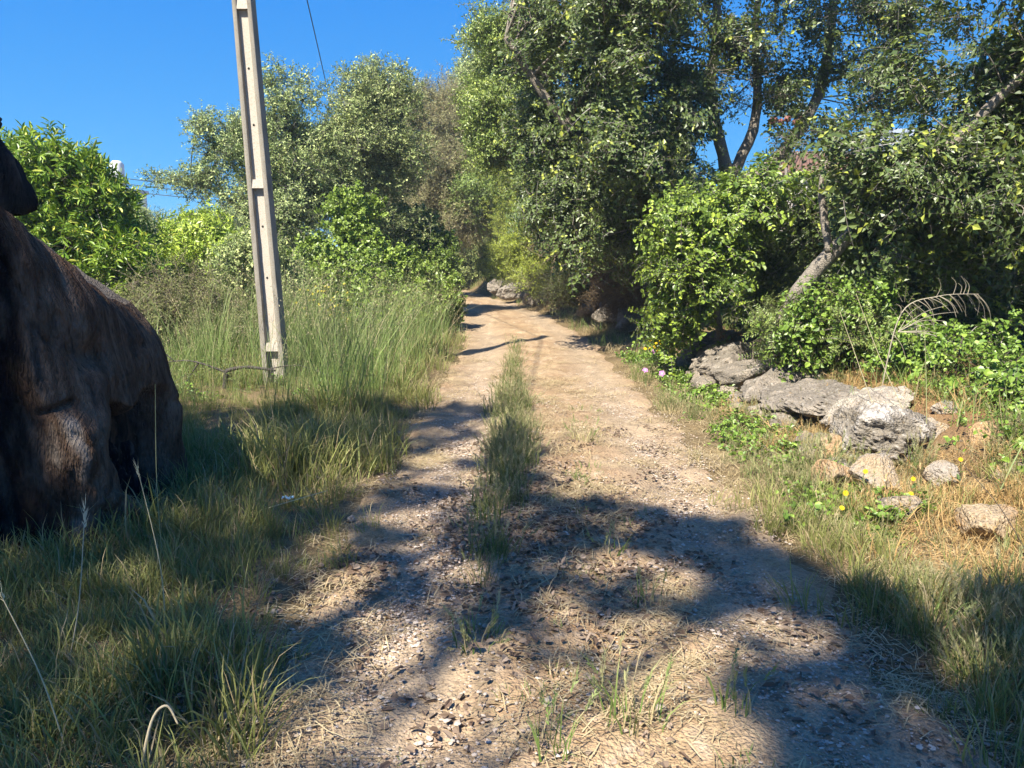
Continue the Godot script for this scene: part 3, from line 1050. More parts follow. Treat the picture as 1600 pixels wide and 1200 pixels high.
func left_trees() -> void:
	plant("glossy_tree", "dense glossy tree with long bright lance shaped leaves behind the stump", "tree", "trees along the left field",
		[[[Vector3(-7.9, -0.1, -13.4), Vector3(-7.8, 0.9, -13.4), Vector3(-7.6, 1.8, -13.3)], 0.13, 0.06]],
		lumps(Vector3(-8.0, 1.5, -13.3), Vector3(1.6, 1.7, 1.5), 20, 0.58, 62, 31, -0.6) + [
			[Vector3(-6.75, 2.5, -13.0), Vector3(0.4, 0.4, 0.4), 30], [Vector3(-7.2, 2.95, -12.9), Vector3(0.5, 0.4, 0.5), 40], [Vector3(-8.0, 2.95, -12.9), Vector3(0.5, 0.45, 0.5), 40],
			[Vector3(-6.15, 1.35, -12.6), Vector3(0.45, 0.4, 0.45), 34], [Vector3(-6.3, 0.75, -12.4), Vector3(0.5, 0.45, 0.5), 44], [Vector3(-5.8, 0.6, -12.5), Vector3(0.35, 0.3, 0.35), 22]],
		S.lance, M.leaf, {"gap": -0.2, "limb": 0.03, "lump": 0.25, "ca": lin(0.7, 0.78, 0.7)}, 101)
	plant("light_green_tree", "light yellow green leafy tree between the glossy tree and the pole", "tree", "trees along the left field",
		[[[Vector3(-6.5, -0.1, -16.6), Vector3(-6.4, 0.8, -16.5), Vector3(-6.3, 1.6, -16.5)], 0.09, 0.04]],
		lumps(Vector3(-6.1, 1.2, -15.8), Vector3(1.15, 1.25, 1.0), 14, 0.55, 60, 33, -0.6), S.light, M.leaf, {"gap": -0.25, "limb": 0.025, "ca": lin(0.85, 0.9, 0.8)}, 102)
	plant("grey_shrub", "grey green small leaved shrub close behind the left side of the pole", "shrub", "",
		[[[Vector3(-4.6, -0.05, -13.4), Vector3(-4.6, 0.4, -13.4), Vector3(-4.6, 0.8, -13.4)], 0.05, 0.03]],
		lumps(Vector3(-4.5, 0.8, -13.4), Vector3(0.95, 1.0, 0.9), 11, 0.45, 55, 35, -0.6), S.oak, M.grey_leaf, {"gap": -0.25, "limb": 0.02, "clear": 0.1}, 103)
	plant("low_grey_bush", "low pale grey green bush under the glossy tree, right of the stump", "shrub", "",
		[[[Vector3(-5.6, -0.05, -11.6), Vector3(-5.6, 0.2, -11.6), Vector3(-5.6, 0.4, -11.6)], 0.04, 0.02]],
		lumps(Vector3(-5.3, 0.55, -11.7), Vector3(1.3, 0.75, 0.8), 11, 0.42, 45, 36, -0.2), S.scrub, M.grey_leaf, {"gap": -0.2, "limb": 0.02}, 104)
	plant("spreading_oak", "grey green oak with loose branches reaching left behind the pole", "tree", "oaks behind the pole",
		[[[Vector3(-5.6, -0.1, -19.2), Vector3(-5.5, 1.3, -19.2), Vector3(-5.7, 2.8, -19.2), Vector3(-5.4, 4.4, -19.2)], 0.19, 0.07], [[Vector3(-5.6, 1.6, -19.2), Vector3(-6.5, 2.7, -19.0), Vector3(-7.6, 3.5, -18.8)], 0.09, 0.03]],
		lumps(Vector3(-5.6, 3.3, -19.3), Vector3(1.75, 2.2, 1.6), 22, 0.7, 52, 37, -0.6) + [
			[Vector3(-7.3, 3.3, -18.6), Vector3(0.75, 0.5, 0.6), 60], [Vector3(-8.0, 3.35, -18.6), Vector3(0.45, 0.25, 0.35), 20], [Vector3(-7.0, 4.2, -18.8), Vector3(0.6, 0.5, 0.5), 42], [Vector3(-7.2, 4.7, -18.8), Vector3(0.35, 0.25, 0.3), 16],
			[Vector3(-5.6, 5.5, -19.0), Vector3(0.5, 0.5, 0.5), 28], [Vector3(-5.0, 5.3, -19.3), Vector3(0.6, 0.5, 0.6), 40], [Vector3(-5.9, 1.3, -18.9), Vector3(0.9, 0.7, 0.8), 90], [Vector3(-5.0, 0.9, -18.8), Vector3(0.9, 0.7, 0.8), 90]],
		S.oak, M.grey_leaf, {"gap": -0.2, "limb": 0.04, "bark": lin(0.09, 0.08, 0.07), "ca": lin(0.72, 0.78, 0.82)}, 105)
	plant("round_oak", "rounder denser grey green oak just right of the pole", "tree", "oaks behind the pole",
		[[[Vector3(-3.9, -0.1, -20.8), Vector3(-3.8, 1.6, -20.8), Vector3(-3.9, 3.4, -20.8), Vector3(-3.8, 5.0, -20.8)], 0.2, 0.07]],
		lumps(Vector3(-3.75, 4.0, -20.6), Vector3(1.5, 2.2, 1.5), 20, 0.75, 58, 39, -0.6) + [
			[Vector3(-3.6, 5.9, -20.5), Vector3(0.7, 0.5, 0.6), 50], [Vector3(-2.75, 5.2, -20.4), Vector3(0.6, 0.6, 0.6), 50], [Vector3(-2.6, 4.0, -20.2), Vector3(0.6, 0.7, 0.6), 55], [Vector3(-3.3, 6.35, -20.6), Vector3(0.25, 0.35, 0.25), 9], [Vector3(-2.9, 6.2, -20.6), Vector3(0.2, 0.3, 0.2), 6],
			[Vector3(-3.0, 2.4, -20.2), Vector3(0.8, 0.9, 0.8), 80]],
		S.oak, M.grey_leaf, {"gap": -0.25, "limb": 0.04, "bark": lin(0.09, 0.08, 0.07)}, 106)
	plant("ivy_thicket", "bright green ivy climbing over a dead trunk left of the track", "ivy", "",
		[[[Vector3(-3.5, -0.1, -17.4), Vector3(-3.5, 1.2, -17.3), Vector3(-3.6, 2.7, -17.2)], 0.14, 0.06], [[Vector3(-3.5, 0.6, -17.3), Vector3(-2.6, 1.2, -17.0), Vector3(-2.1, 1.3, -16.8)], 0.08, 0.03]],
		[[Vector3(-3.5, 2.5, -17.1), Vector3(0.5, 0.65, 0.5), 60], [Vector3(-3.45, 1.7, -17.0), Vector3(0.65, 0.7, 0.6), 90], [Vector3(-3.1, 1.2, -16.8), Vector3(0.8, 0.75, 0.7), 120], [Vector3(-2.5, 1.15, -16.6), Vector3(0.65, 0.65, 0.6), 90],
		[Vector3(-2.05, 0.75, -16.4), Vector3(0.55, 0.7, 0.55), 80], [Vector3(-2.9, 0.5, -16.0), Vector3(0.9, 0.6, 0.6), 110], [Vector3(-3.9, 0.8, -16.4), Vector3(0.7, 0.8, 0.6), 90], [Vector3(-4.3, 1.5, -17.0), Vector3(0.5, 0.5, 0.5), 45]],
		S.ivy, M.leaf, {"gap": -0.35, "limb": 0.02, "lump": 0.35, "twigs": 3}, 107)
	plant("ivy_column", "narrow ivy clad post at the very edge of the track", "ivy", "",
		[[[Vector3(-1.5, -0.1, -17.5), Vector3(-1.5, 0.6, -17.5), Vector3(-1.5, 1.1, -17.5)], 0.07, 0.05]],
		[[Vector3(-1.5, 0.85, -17.4), Vector3(0.32, 0.42, 0.32), 34], [Vector3(-1.45, 0.4, -17.4), Vector3(0.36, 0.45, 0.36), 40]],
		S.ivy, M.leaf, {"gap": -0.6, "limb": 0.015, "twigs": 2, "lo": 0.6, "hi": 0.9}, 108)
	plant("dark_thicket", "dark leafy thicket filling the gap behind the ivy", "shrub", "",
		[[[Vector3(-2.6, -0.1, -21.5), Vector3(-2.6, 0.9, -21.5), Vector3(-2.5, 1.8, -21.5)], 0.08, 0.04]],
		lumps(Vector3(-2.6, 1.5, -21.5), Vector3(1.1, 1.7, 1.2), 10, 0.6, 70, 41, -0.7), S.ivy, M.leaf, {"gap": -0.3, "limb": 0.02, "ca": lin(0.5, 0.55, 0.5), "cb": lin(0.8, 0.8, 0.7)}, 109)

func verge_brambles() -> void:
	plant("bramble_patch", "leafy bramble patch among tall grass between the pole and the ivy", "shrub", "",
		[[[Vector3(-2.8, 0.05, -14.2), Vector3(-2.8, 0.25, -14.2), Vector3(-2.75, 0.45, -14.2)], 0.025, 0.015]],
		[[Vector3(-3.3, 0.6, -13.6), Vector3(0.6, 0.55, 0.5), 60], [Vector3(-2.6, 0.55, -14.4), Vector3(0.65, 0.5, 0.6), 66], [Vector3(-2.0, 0.45, -14.6), Vector3(0.45, 0.45, 0.5), 44], [Vector3(-3.0, 0.9, -15.2), Vector3(0.7, 0.6, 0.6), 70], [Vector3(-3.9, 0.7, -14.3), Vector3(0.6, 0.6, 0.5), 56], [Vector3(-2.3, 0.35, -12.6), Vector3(0.5, 0.4, 0.5), 40]],
		S.weed + S.ivy, M.leaf, {"gap": -0.3, "limb": 0.01, "twigs": 6, "clear": 0.0, "lump": 0.45, "bark": lin(0.2, 0.18, 0.1), "lo": 0.8, "hi": 1.3}, 127)

func far_trees() -> void:
	plant("brown_olive_tree", "brownish grey half dead olive tree leaning over the end of the track", "tree", "trees closing the end of the track",
		[[[Vector3(-4.3, -0.1, -31), Vector3(-4.2, 1.6, -31), Vector3(-3.6, 3.6, -30.8), Vector3(-2.6, 5.8, -30.5)], 0.22, 0.08]],
		lumps(Vector3(-2.9, 4.6, -30.2), Vector3(2.3, 3.5, 1.9), 30, 0.95, 62, 43, -0.8) + [[Vector3(-1.3, 3.0, -30.5), Vector3(0.9, 0.9, 0.9), 80], [Vector3(-0.6, 3.9, -31.0), Vector3(0.9, 1.0, 0.9), 80], [Vector3(-2.0, 2.5, -31.5), Vector3(0.9, 0.7, 0.9), 70], [Vector3(-1.8, 6.8, -30.0), Vector3(0.9, 0.9, 0.9), 60], [Vector3(-4.2, 1.4, -29.8), Vector3(1.0, 1.0, 1.0), 70]],
		S.olive, M.grey_leaf, {"gap": -0.3, "limb": 0.06, "bark": lin(0.1, 0.08, 0.065), "gf": 0.8, "hi": 1.5}, 110)
	plant("tall_pale_tree", "tall pale grey green tree rising behind the olive at the track's end", "tree", "trees closing the end of the track",
		[[[Vector3(-0.4, -0.1, -35), Vector3(-0.4, 3.0, -35), Vector3(-0.6, 6.5, -35), Vector3(-0.4, 9.0, -35)], 0.24, 0.08]],
		lumps(Vector3(-0.5, 6.2, -34.5), Vector3(2.5, 4.0, 2.2), 26, 1.1, 70, 45, -0.7) + [[Vector3(-1.4, 9.9, -34.5), Vector3(0.8, 1.0, 0.8), 45], [Vector3(0.4, 10.3, -34.0), Vector3(1.2, 1.0, 1.0), 70]],
		S.oak, M.grey_leaf, {"gap": -0.25, "limb": 0.06, "gf": 0.8, "ca": lin(0.85, 0.85, 0.8), "lo": 1.0, "hi": 1.6}, 111)
	var backs := [
		["dark evergreen tree arching over the end of the track from the left", Vector3(-5.6, 0, -38), Vector3(3.0, 3.5, 2.5), 3.4],
		["dark tree standing square behind the tunnel where the track vanishes", Vector3(-2.2, 0, -44), Vector3(4.0, 4.0, 3.0), 3.2],
		["dark bushy tree on the outside of the last curve of the track", Vector3(-0.6, 0, -38.5), Vector3(1.5, 2.2, 1.4), 1.9],
		["dark leafy tree standing deep in the curve left of the tunnel", Vector3(-6.2, 0, -47), Vector3(3.2, 3.0, 2.6), 2.6],
		["dark tree right of the tunnel, behind the feathery shrub", Vector3(2.6, 0, -36), Vector3(3.2, 3.8, 3.0), 3.6],
		["distant tree behind the gap between the light tree and the oak", Vector3(-11.5, 0, -34), Vector3(3.2, 2.2, 2.4), 1.9],
		["distant tree hidden mostly by the glossy tree", Vector3(-17.5, 0, -36), Vector3(4.0, 2.2, 2.8), 2.0],
		["distant tree at the left frame edge above the stump", Vector3(-24.0, 0, -38), Vector3(4.5, 2.2, 2.8), 2.1],
		["tree behind the great carob, left of its trunk", Vector3(6.6, 0, -24), Vector3(3.4, 1.3, 2.6), 1.4],
		["tree behind the great carob, right of its trunk", Vector3(11.0, 0, -25), Vector3(3.4, 1.4, 2.6), 1.5],
		["dark tree behind the leaning carob near the right edge", Vector3(11.0, 0, -17), Vector3(2.8, 1.7, 2.4), 1.8],
		["dark tree seen low at the right frame edge", Vector3(9.6, 0, -12.5), Vector3(2.6, 1.9, 2.2), 2.0],
		["tree beyond the houses behind the right carob", Vector3(18.5, 0, -28), Vector3(4.5, 2.4, 3.0), 2.5],
	]
	var k := 0
	for b in backs:
		k += 1
		var p: Vector3 = b[1]
		var low: bool = k >= 9
		plant("background_tree", b[0], "tree", "dark trees in the background",
			[[[p + Vector3(0, -0.1, 0), p + Vector3(0.1, b[3] * 0.5, 0), p + Vector3(-0.1, b[3], 0)], 0.2, 0.08]],
			lumps(p + Vector3(0, b[3], 0), b[2], 18, 1.05, 50, 200 + k, -0.8) + [[p + Vector3(-1.2, 0.8, 0.6), Vector3(1.8, 1.1, 1.2), 110], [p + Vector3(1.2, 0.8, 0.4), Vector3(1.8, 1.1, 1.2), 110]], S.carob if low else S.oak, M.leaf if low else M.grey_leaf,
			{"gap": -0.35, "gf": 0.7, "limb": 0.05, "lo": 1.1, "hi": 1.8, "ca": lin(0.6, 0.65, 0.6), "cb": lin(0.95, 0.95, 0.85)}, 300 + k)
	plant("arching_tree", "leafy green tree whose crown arches over the bend of the track", "tree", "trees closing the end of the track",
		[[[Vector3(1.6, 0.5, -29.5), Vector3(1.4, 2.0, -29.4), Vector3(0.6, 3.6, -29.2), Vector3(-0.4, 4.8, -29.0)], 0.16, 0.05]],
		lumps(Vector3(-0.4, 4.3, -29.0), Vector3(1.9, 1.9, 1.5), 18, 0.7, 60, 64, -0.9) + [[Vector3(-1.9, 3.2, -29.5), Vector3(0.8, 0.7, 0.7), 70], [Vector3(0.6, 2.4, -29.0), Vector3(1.0, 1.0, 0.8), 90]],
		S.oak, M.leaf, {"gap": -0.3, "limb": 0.03, "ca": lin(0.55, 0.7, 0.4), "cb": lin(0.8, 0.9, 0.55)}, 128)
	plant("roadside_bush", "dense green bush on the right just before the tunnel of trees", "shrub", "",
		[[[Vector3(-0.3, 0.4, -31.6), Vector3(-0.3, 0.8, -31.6), Vector3(-0.3, 1.3, -31.6)], 0.05, 0.03]],
		lumps(Vector3(-0.3, 1.3, -31.6), Vector3(1.0, 1.2, 0.9), 9, 0.5, 60, 65, -0.7), S.ivy, M.leaf, {"gap": -0.3, "limb": 0.02}, 129)
	plant("feathery_shrub", "feathery bright yellow green shrub at the bend of the track", "shrub", "",
		[[[Vector3(1.2, 0.2, -24), Vector3(1.1, 1.2, -24), Vector3(0.9, 2.4, -24)], 0.08, 0.04]],
		lumps(Vector3(0.7, 2.2, -23.5), Vector3(1.2, 1.7, 0.9), 15, 0.55, 60, 47, -0.7) + [[Vector3(0.1, 3.9, -24.5), Vector3(0.9, 0.9, 0.7), 80], [Vector3(0.5, 0.95, -22.6), Vector3(0.9, 0.5, 0.6), 60], [Vector3(0.0, 2.6, -25.5), Vector3(0.7, 0.9, 0.7), 60]],
		S.feather, M.leaf, {"gap": -0.3, "limb": 0.02}, 112)
	plant("green_shrub", "fresh green shrub behind the low wall right of the feathery one", "shrub", "",
		[[[Vector3(2.2, 0.4, -22), Vector3(2.2, 1.0, -22), Vector3(2.1, 1.7, -22)], 0.07, 0.03]],
		lumps(Vector3(2.0, 1.5, -21.8), Vector3(1.0, 0.9, 0.8), 9, 0.5, 60, 49, -0.6), S.light, M.leaf, {"gap": -0.3, "limb": 0.02, "ca": lin(0.5, 0.65, 0.5), "cb": lin(0.8, 0.9, 0.8)}, 113)

func right_trees() -> void:
	var pb := lin(0.3, 0.26, 0.21)
	plant("great_carob_tree", "great carob tree with several pale trunks filling the top right of the view", "tree", "carob trees on the right bank",
		[[[Vector3(4.0, 0.2, -13.6), Vector3(3.9, 1.8, -13.6), Vector3(3.6, 3.1, -13.4), Vector3(3.25, 4.2, -13.2), Vector3(3.3, 5.6, -13.2), Vector3(3.0, 7.5, -13.0)], 0.14, 0.05],
		[[Vector3(3.7, 2.9, -13.5), Vector3(4.1, 3.9, -13.5), Vector3(4.05, 5.4, -13.6), Vector3(4.2, 7.2, -13.6)], 0.1, 0.04],
		[[Vector3(3.75, 2.7, -13.5), Vector3(4.5, 3.3, -13.3), Vector3(5.1, 4.4, -13.3), Vector3(5.2, 6.0, -13.2), Vector3(5.6, 7.5, -13.1)], 0.12, 0.045],
		[[Vector3(3.9, 1.6, -13.6), Vector3(2.4, 2.5, -13.3), Vector3(0.9, 3.7, -13.0), Vector3(-0.1, 5.0, -12.8)], 0.13, 0.05]],
		lumps(Vector3(1.5, 4.3, -13.0), Vector3(1.55, 2.8, 1.7), 28, 0.62, 52, 51, -0.8) + lumps(Vector3(3.0, 7.1, -13.2), Vector3(3.4, 1.6, 2.2), 20, 0.75, 46, 52, -0.7) + lumps(Vector3(1.8, 2.4, -13.4), Vector3(1.5, 1.4, 1.3), 16, 0.6, 50, 53, -0.8) + sprays(Vector3(2.6, 3.9, -13.6), Vector3(7.4, 5.8, -12.4), 34, 0.34, 9, 54) + [
			[Vector3(0.2, 5.3, -12.9), Vector3(0.5, 0.5, 0.5), 30], [Vector3(3.35, 5.0, -12.7), Vector3(0.35, 0.45, 0.3), 14], [Vector3(3.1, 4.2, -12.8), Vector3(0.3, 0.35, 0.3), 9], [Vector3(4.1, 4.9, -13.2), Vector3(0.3, 0.5, 0.3), 12], [Vector3(5.0, 4.9, -12.9), Vector3(0.35, 0.4, 0.3), 12], [Vector3(5.7, 5.4, -12.9), Vector3(0.7, 0.3, 0.5), 20], [Vector3(6.8, 5.3, -12.9), Vector3(0.5, 0.25, 0.4), 12], [Vector3(5.9, 3.9, -12.9), Vector3(0.5, 0.3, 0.4), 16], [Vector3(4.4, 3.4, -12.8), Vector3(0.4, 0.25, 0.3), 12], [Vector3(3.75, 5.0, -13.0), Vector3(0.4, 0.5, 0.4), 18], [Vector3(4.6, 4.2, -13.8), Vector3(0.4, 0.35, 0.4), 12], [Vector3(5.6, 4.4, -12.9), Vector3(0.55, 0.4, 0.5), 26],
			[Vector3(6.2, 5.1, -12.9), Vector3(0.6, 0.35, 0.5), 26], [Vector3(4.7, 5.4, -12.9), Vector3(0.6, 0.5, 0.5), 34], [Vector3(5.0, 3.6, -13.0), Vector3(0.5, 0.35, 0.4), 22], [Vector3(6.4, 3.9, -12.9), Vector3(0.4, 0.3, 0.4), 14], [Vector3(3.4, 2.6, -13.0), Vector3(0.6, 0.5, 0.5), 40]],
		S.carob, M.leaf, {"gap": -0.18, "gf": 1.2, "limb": 0.03, "bark": pb, "twigs": 11, "lump": 0.45}, 114)
	plant("pale_green_tree", "pale fresh green tree behind the left side of the great carob", "tree", "",
		[[[Vector3(1.5, 0.4, -19.5), Vector3(1.3, 2.2, -19.2), Vector3(0.6, 4.2, -18.8), Vector3(0.2, 6.2, -18.6)], 0.16, 0.05]],
		lumps(Vector3(0.15, 5.3, -18.6), Vector3(1.2, 2.2, 1.1), 18, 0.55, 60, 48, -0.9) + [[Vector3(-0.75, 6.6, -18.6), Vector3(0.55, 0.5, 0.5), 44], [Vector3(0.5, 3.0, -18.6), Vector3(0.9, 0.8, 0.7), 80], [Vector3(1.3, 2.4, -18.8), Vector3(0.8, 0.7, 0.7), 60]],
		S.oak, M.leaf, {"gap": -0.25, "limb": 0.03, "lump": 0.4, "ca": lin(0.62, 0.72, 0.4), "cb": lin(0.86, 0.9, 0.56), "bark": lin(0.14, 0.12, 0.1)}, 126)
	plant("leaning_carob_tree", "carob with a pale leaning trunk growing out of the right bank", "tree", "carob trees on the right bank",
		[[[Vector3(2.95, 0.25, -8.8), Vector3(3.08, 1.1, -8.5), Vector3(3.55, 1.85, -8.2), Vector3(4.2, 2.5, -8.0), Vector3(4.9, 3.3, -7.8), Vector3(5.6, 3.9, -7.6)], 0.105, 0.03],
		[[Vector3(3.35, 1.65, -8.25), Vector3(3.28, 2.05, -8.3), Vector3(3.24, 2.4, -8.3), Vector3(3.35, 2.8, -8.3)], 0.05, 0.012],
		[[Vector3(4.0, 2.35, -8.05), Vector3(4.7, 2.5, -7.6), Vector3(5.4, 2.9, -7.2)], 0.05, 0.02]],
		lumps(Vector3(4.75, 2.3, -8.0), Vector3(1.6, 0.85, 1.2), 20, 0.45, 40, 55, -0.8) + lumps(Vector3(5.65, 3.4, -7.9), Vector3(0.95, 1.0, 1.0), 10, 0.42, 36, 56, -0.8) + [
			[Vector3(3.4, 2.5, -8.0), Vector3(0.45, 0.4, 0.45), 36], [Vector3(3.9, 3.3, -8.0), Vector3(0.4, 0.3, 0.4), 24], [Vector3(4.0, 1.7, -7.9), Vector3(0.4, 0.35, 0.4), 28], [Vector3(4.7, 1.6, -7.9), Vector3(0.5, 0.5, 0.5), 44], [Vector3(5.4, 1.7, -8.2), Vector3(0.6, 0.6, 0.6), 60], [Vector3(5.5, 1.0, -8.6), Vector3(0.6, 0.5, 0.6), 46], [Vector3(4.2, 3.75, -7.7), Vector3(0.3, 0.2, 0.3), 10], [Vector3(4.4, 4.2, -7.6), Vector3(0.35, 0.2, 0.3), 12]],
		S.carob, M.leaf, {"gap": -0.2, "gf": 1.3, "limb": 0.022, "bark": pb, "lump": 0.4, "twigs": 7}, 115)
	plant("young_carob_bush", "carob bush with young yellow green leaves overhanging the verge", "shrub", "carob trees on the right bank",
		[[[Vector3(2.9, 0.2, -10.4), Vector3(2.7, 0.9, -10.2), Vector3(2.5, 1.7, -9.9)], 0.06, 0.03]],
		lumps(Vector3(2.6, 1.65, -10.0), Vector3(0.75, 0.9, 0.75), 14, 0.38, 30, 57, -0.8) + [[Vector3(2.0, 2.0, -9.7), Vector3(0.35, 0.25, 0.3), 20], [Vector3(1.95, 1.3, -9.7), Vector3(0.32, 0.35, 0.35), 26], [Vector3(2.1, 0.95, -9.9), Vector3(0.4, 0.35, 0.4), 34], [Vector3(3.2, 2.3, -9.7), Vector3(0.45, 0.35, 0.4), 32], [Vector3(2.3, 0.5, -10.2), Vector3(0.5, 0.35, 0.4), 34]],
		S.carob_young, M.leaf, {"gap": -0.15, "gf": 1.6, "limb": 0.018, "lump": 0.5, "bark": pb, "twigs": 9}, 116)
	plant("dark_carob_bush", "darker leafy bush in shade behind the young carob bush", "shrub", "carob trees on the right bank",
		[[[Vector3(4.4, 0.3, -10.8), Vector3(4.3, 1.0, -10.8), Vector3(4.2, 1.8, -10.8)], 0.07, 0.03]],
		lumps(Vector3(4.3, 1.5, -10.8), Vector3(1.5, 1.2, 1.0), 14, 0.55, 46, 58, -0.8) + lumps(Vector3(6.8, 1.7, -10.4), Vector3(1.5, 1.4, 1.0), 12, 0.6, 46, 59, -0.8), S.carob, M.leaf, {"gap": -0.3, "limb": 0.02}, 117)
	plant("grey_brushwood", "pale grey half dead shrub hanging under the left side of the great carob", "shrub", "",
		[[[Vector3(1.9, 0.4, -17.5), Vector3(1.8, 1.3, -17.4), Vector3(1.6, 2.2, -17.2)], 0.08, 0.04], [[Vector3(1.9, 0.9, -17.4), Vector3(2.5, 1.4, -17.2), Vector3(3.1, 1.9, -17.0)], 0.06, 0.03]],
		lumps(Vector3(1.9, 2.1, -17.0), Vector3(1.3, 1.0, 0.9), 14, 0.5, 42, 61, -0.8), S.dry, M.straw, {"gap": -0.25, "limb": 0.02, "bark": lin(0.14, 0.12, 0.1), "ca": lin(0.6, 0.6, 0.6)}, 118)
	plant("dark_dome_shrub", "dark dome shaped shrub growing on the far wall by the bend", "shrub", "",
		[[[Vector3(1.75, 0.4, -19), Vector3(1.75, 0.7, -19), Vector3(1.75, 0.9, -19)], 0.05, 0.03]],
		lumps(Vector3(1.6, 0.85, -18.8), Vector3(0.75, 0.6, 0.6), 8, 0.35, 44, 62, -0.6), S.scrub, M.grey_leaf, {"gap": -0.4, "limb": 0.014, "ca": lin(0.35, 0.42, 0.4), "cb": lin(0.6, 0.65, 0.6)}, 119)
	plant("dry_brush", "dry brown twiggy brush beside the dark dome shrub", "shrub", "",
		[[[Vector3(2.9, 0.4, -16.2), Vector3(2.8, 0.8, -16.1), Vector3(2.7, 1.2, -16.0)], 0.05, 0.02]],
		lumps(Vector3(2.6, 0.95, -15.8), Vector3(0.95, 0.7, 0.7), 10, 0.4, 34, 63, -0.6) + [[Vector3(2.9, 1.7, -15.6), Vector3(0.4, 0.6, 0.4), 24]], S.dry, M.straw, {"gap": -0.3, "limb": 0.014, "ca": lin(0.45, 0.42, 0.38), "cb": lin(0.85, 0.8, 0.7)}, 120)
	plant("verge_scrub", "olive coloured low scrub in sun on the bank where the track bends", "shrub", "",
		[[[Vector3(1.1, 0.4, -22.5), Vector3(1.1, 0.6, -22.5), Vector3(1.1, 0.8, -22.5)], 0.04, 0.02]],
		[[Vector3(1.1, 0.75, -21.5), Vector3(0.7, 0.5, 0.8), 60], [Vector3(0.6, 0.75, -25), Vector3(0.7, 0.5, 0.9), 60], [Vector3(0.1, 0.75, -28), Vector3(0.8, 0.6, 0.9), 60], [Vector3(1.5, 0.6, -20), Vector3(0.6, 0.4, 0.6), 40]],
		S.scrub, M.grey_leaf, {"gap": -0.4, "limb": 0.012, "clear": 0.0, "ca": lin(0.8, 0.85, 0.7)}, 121)

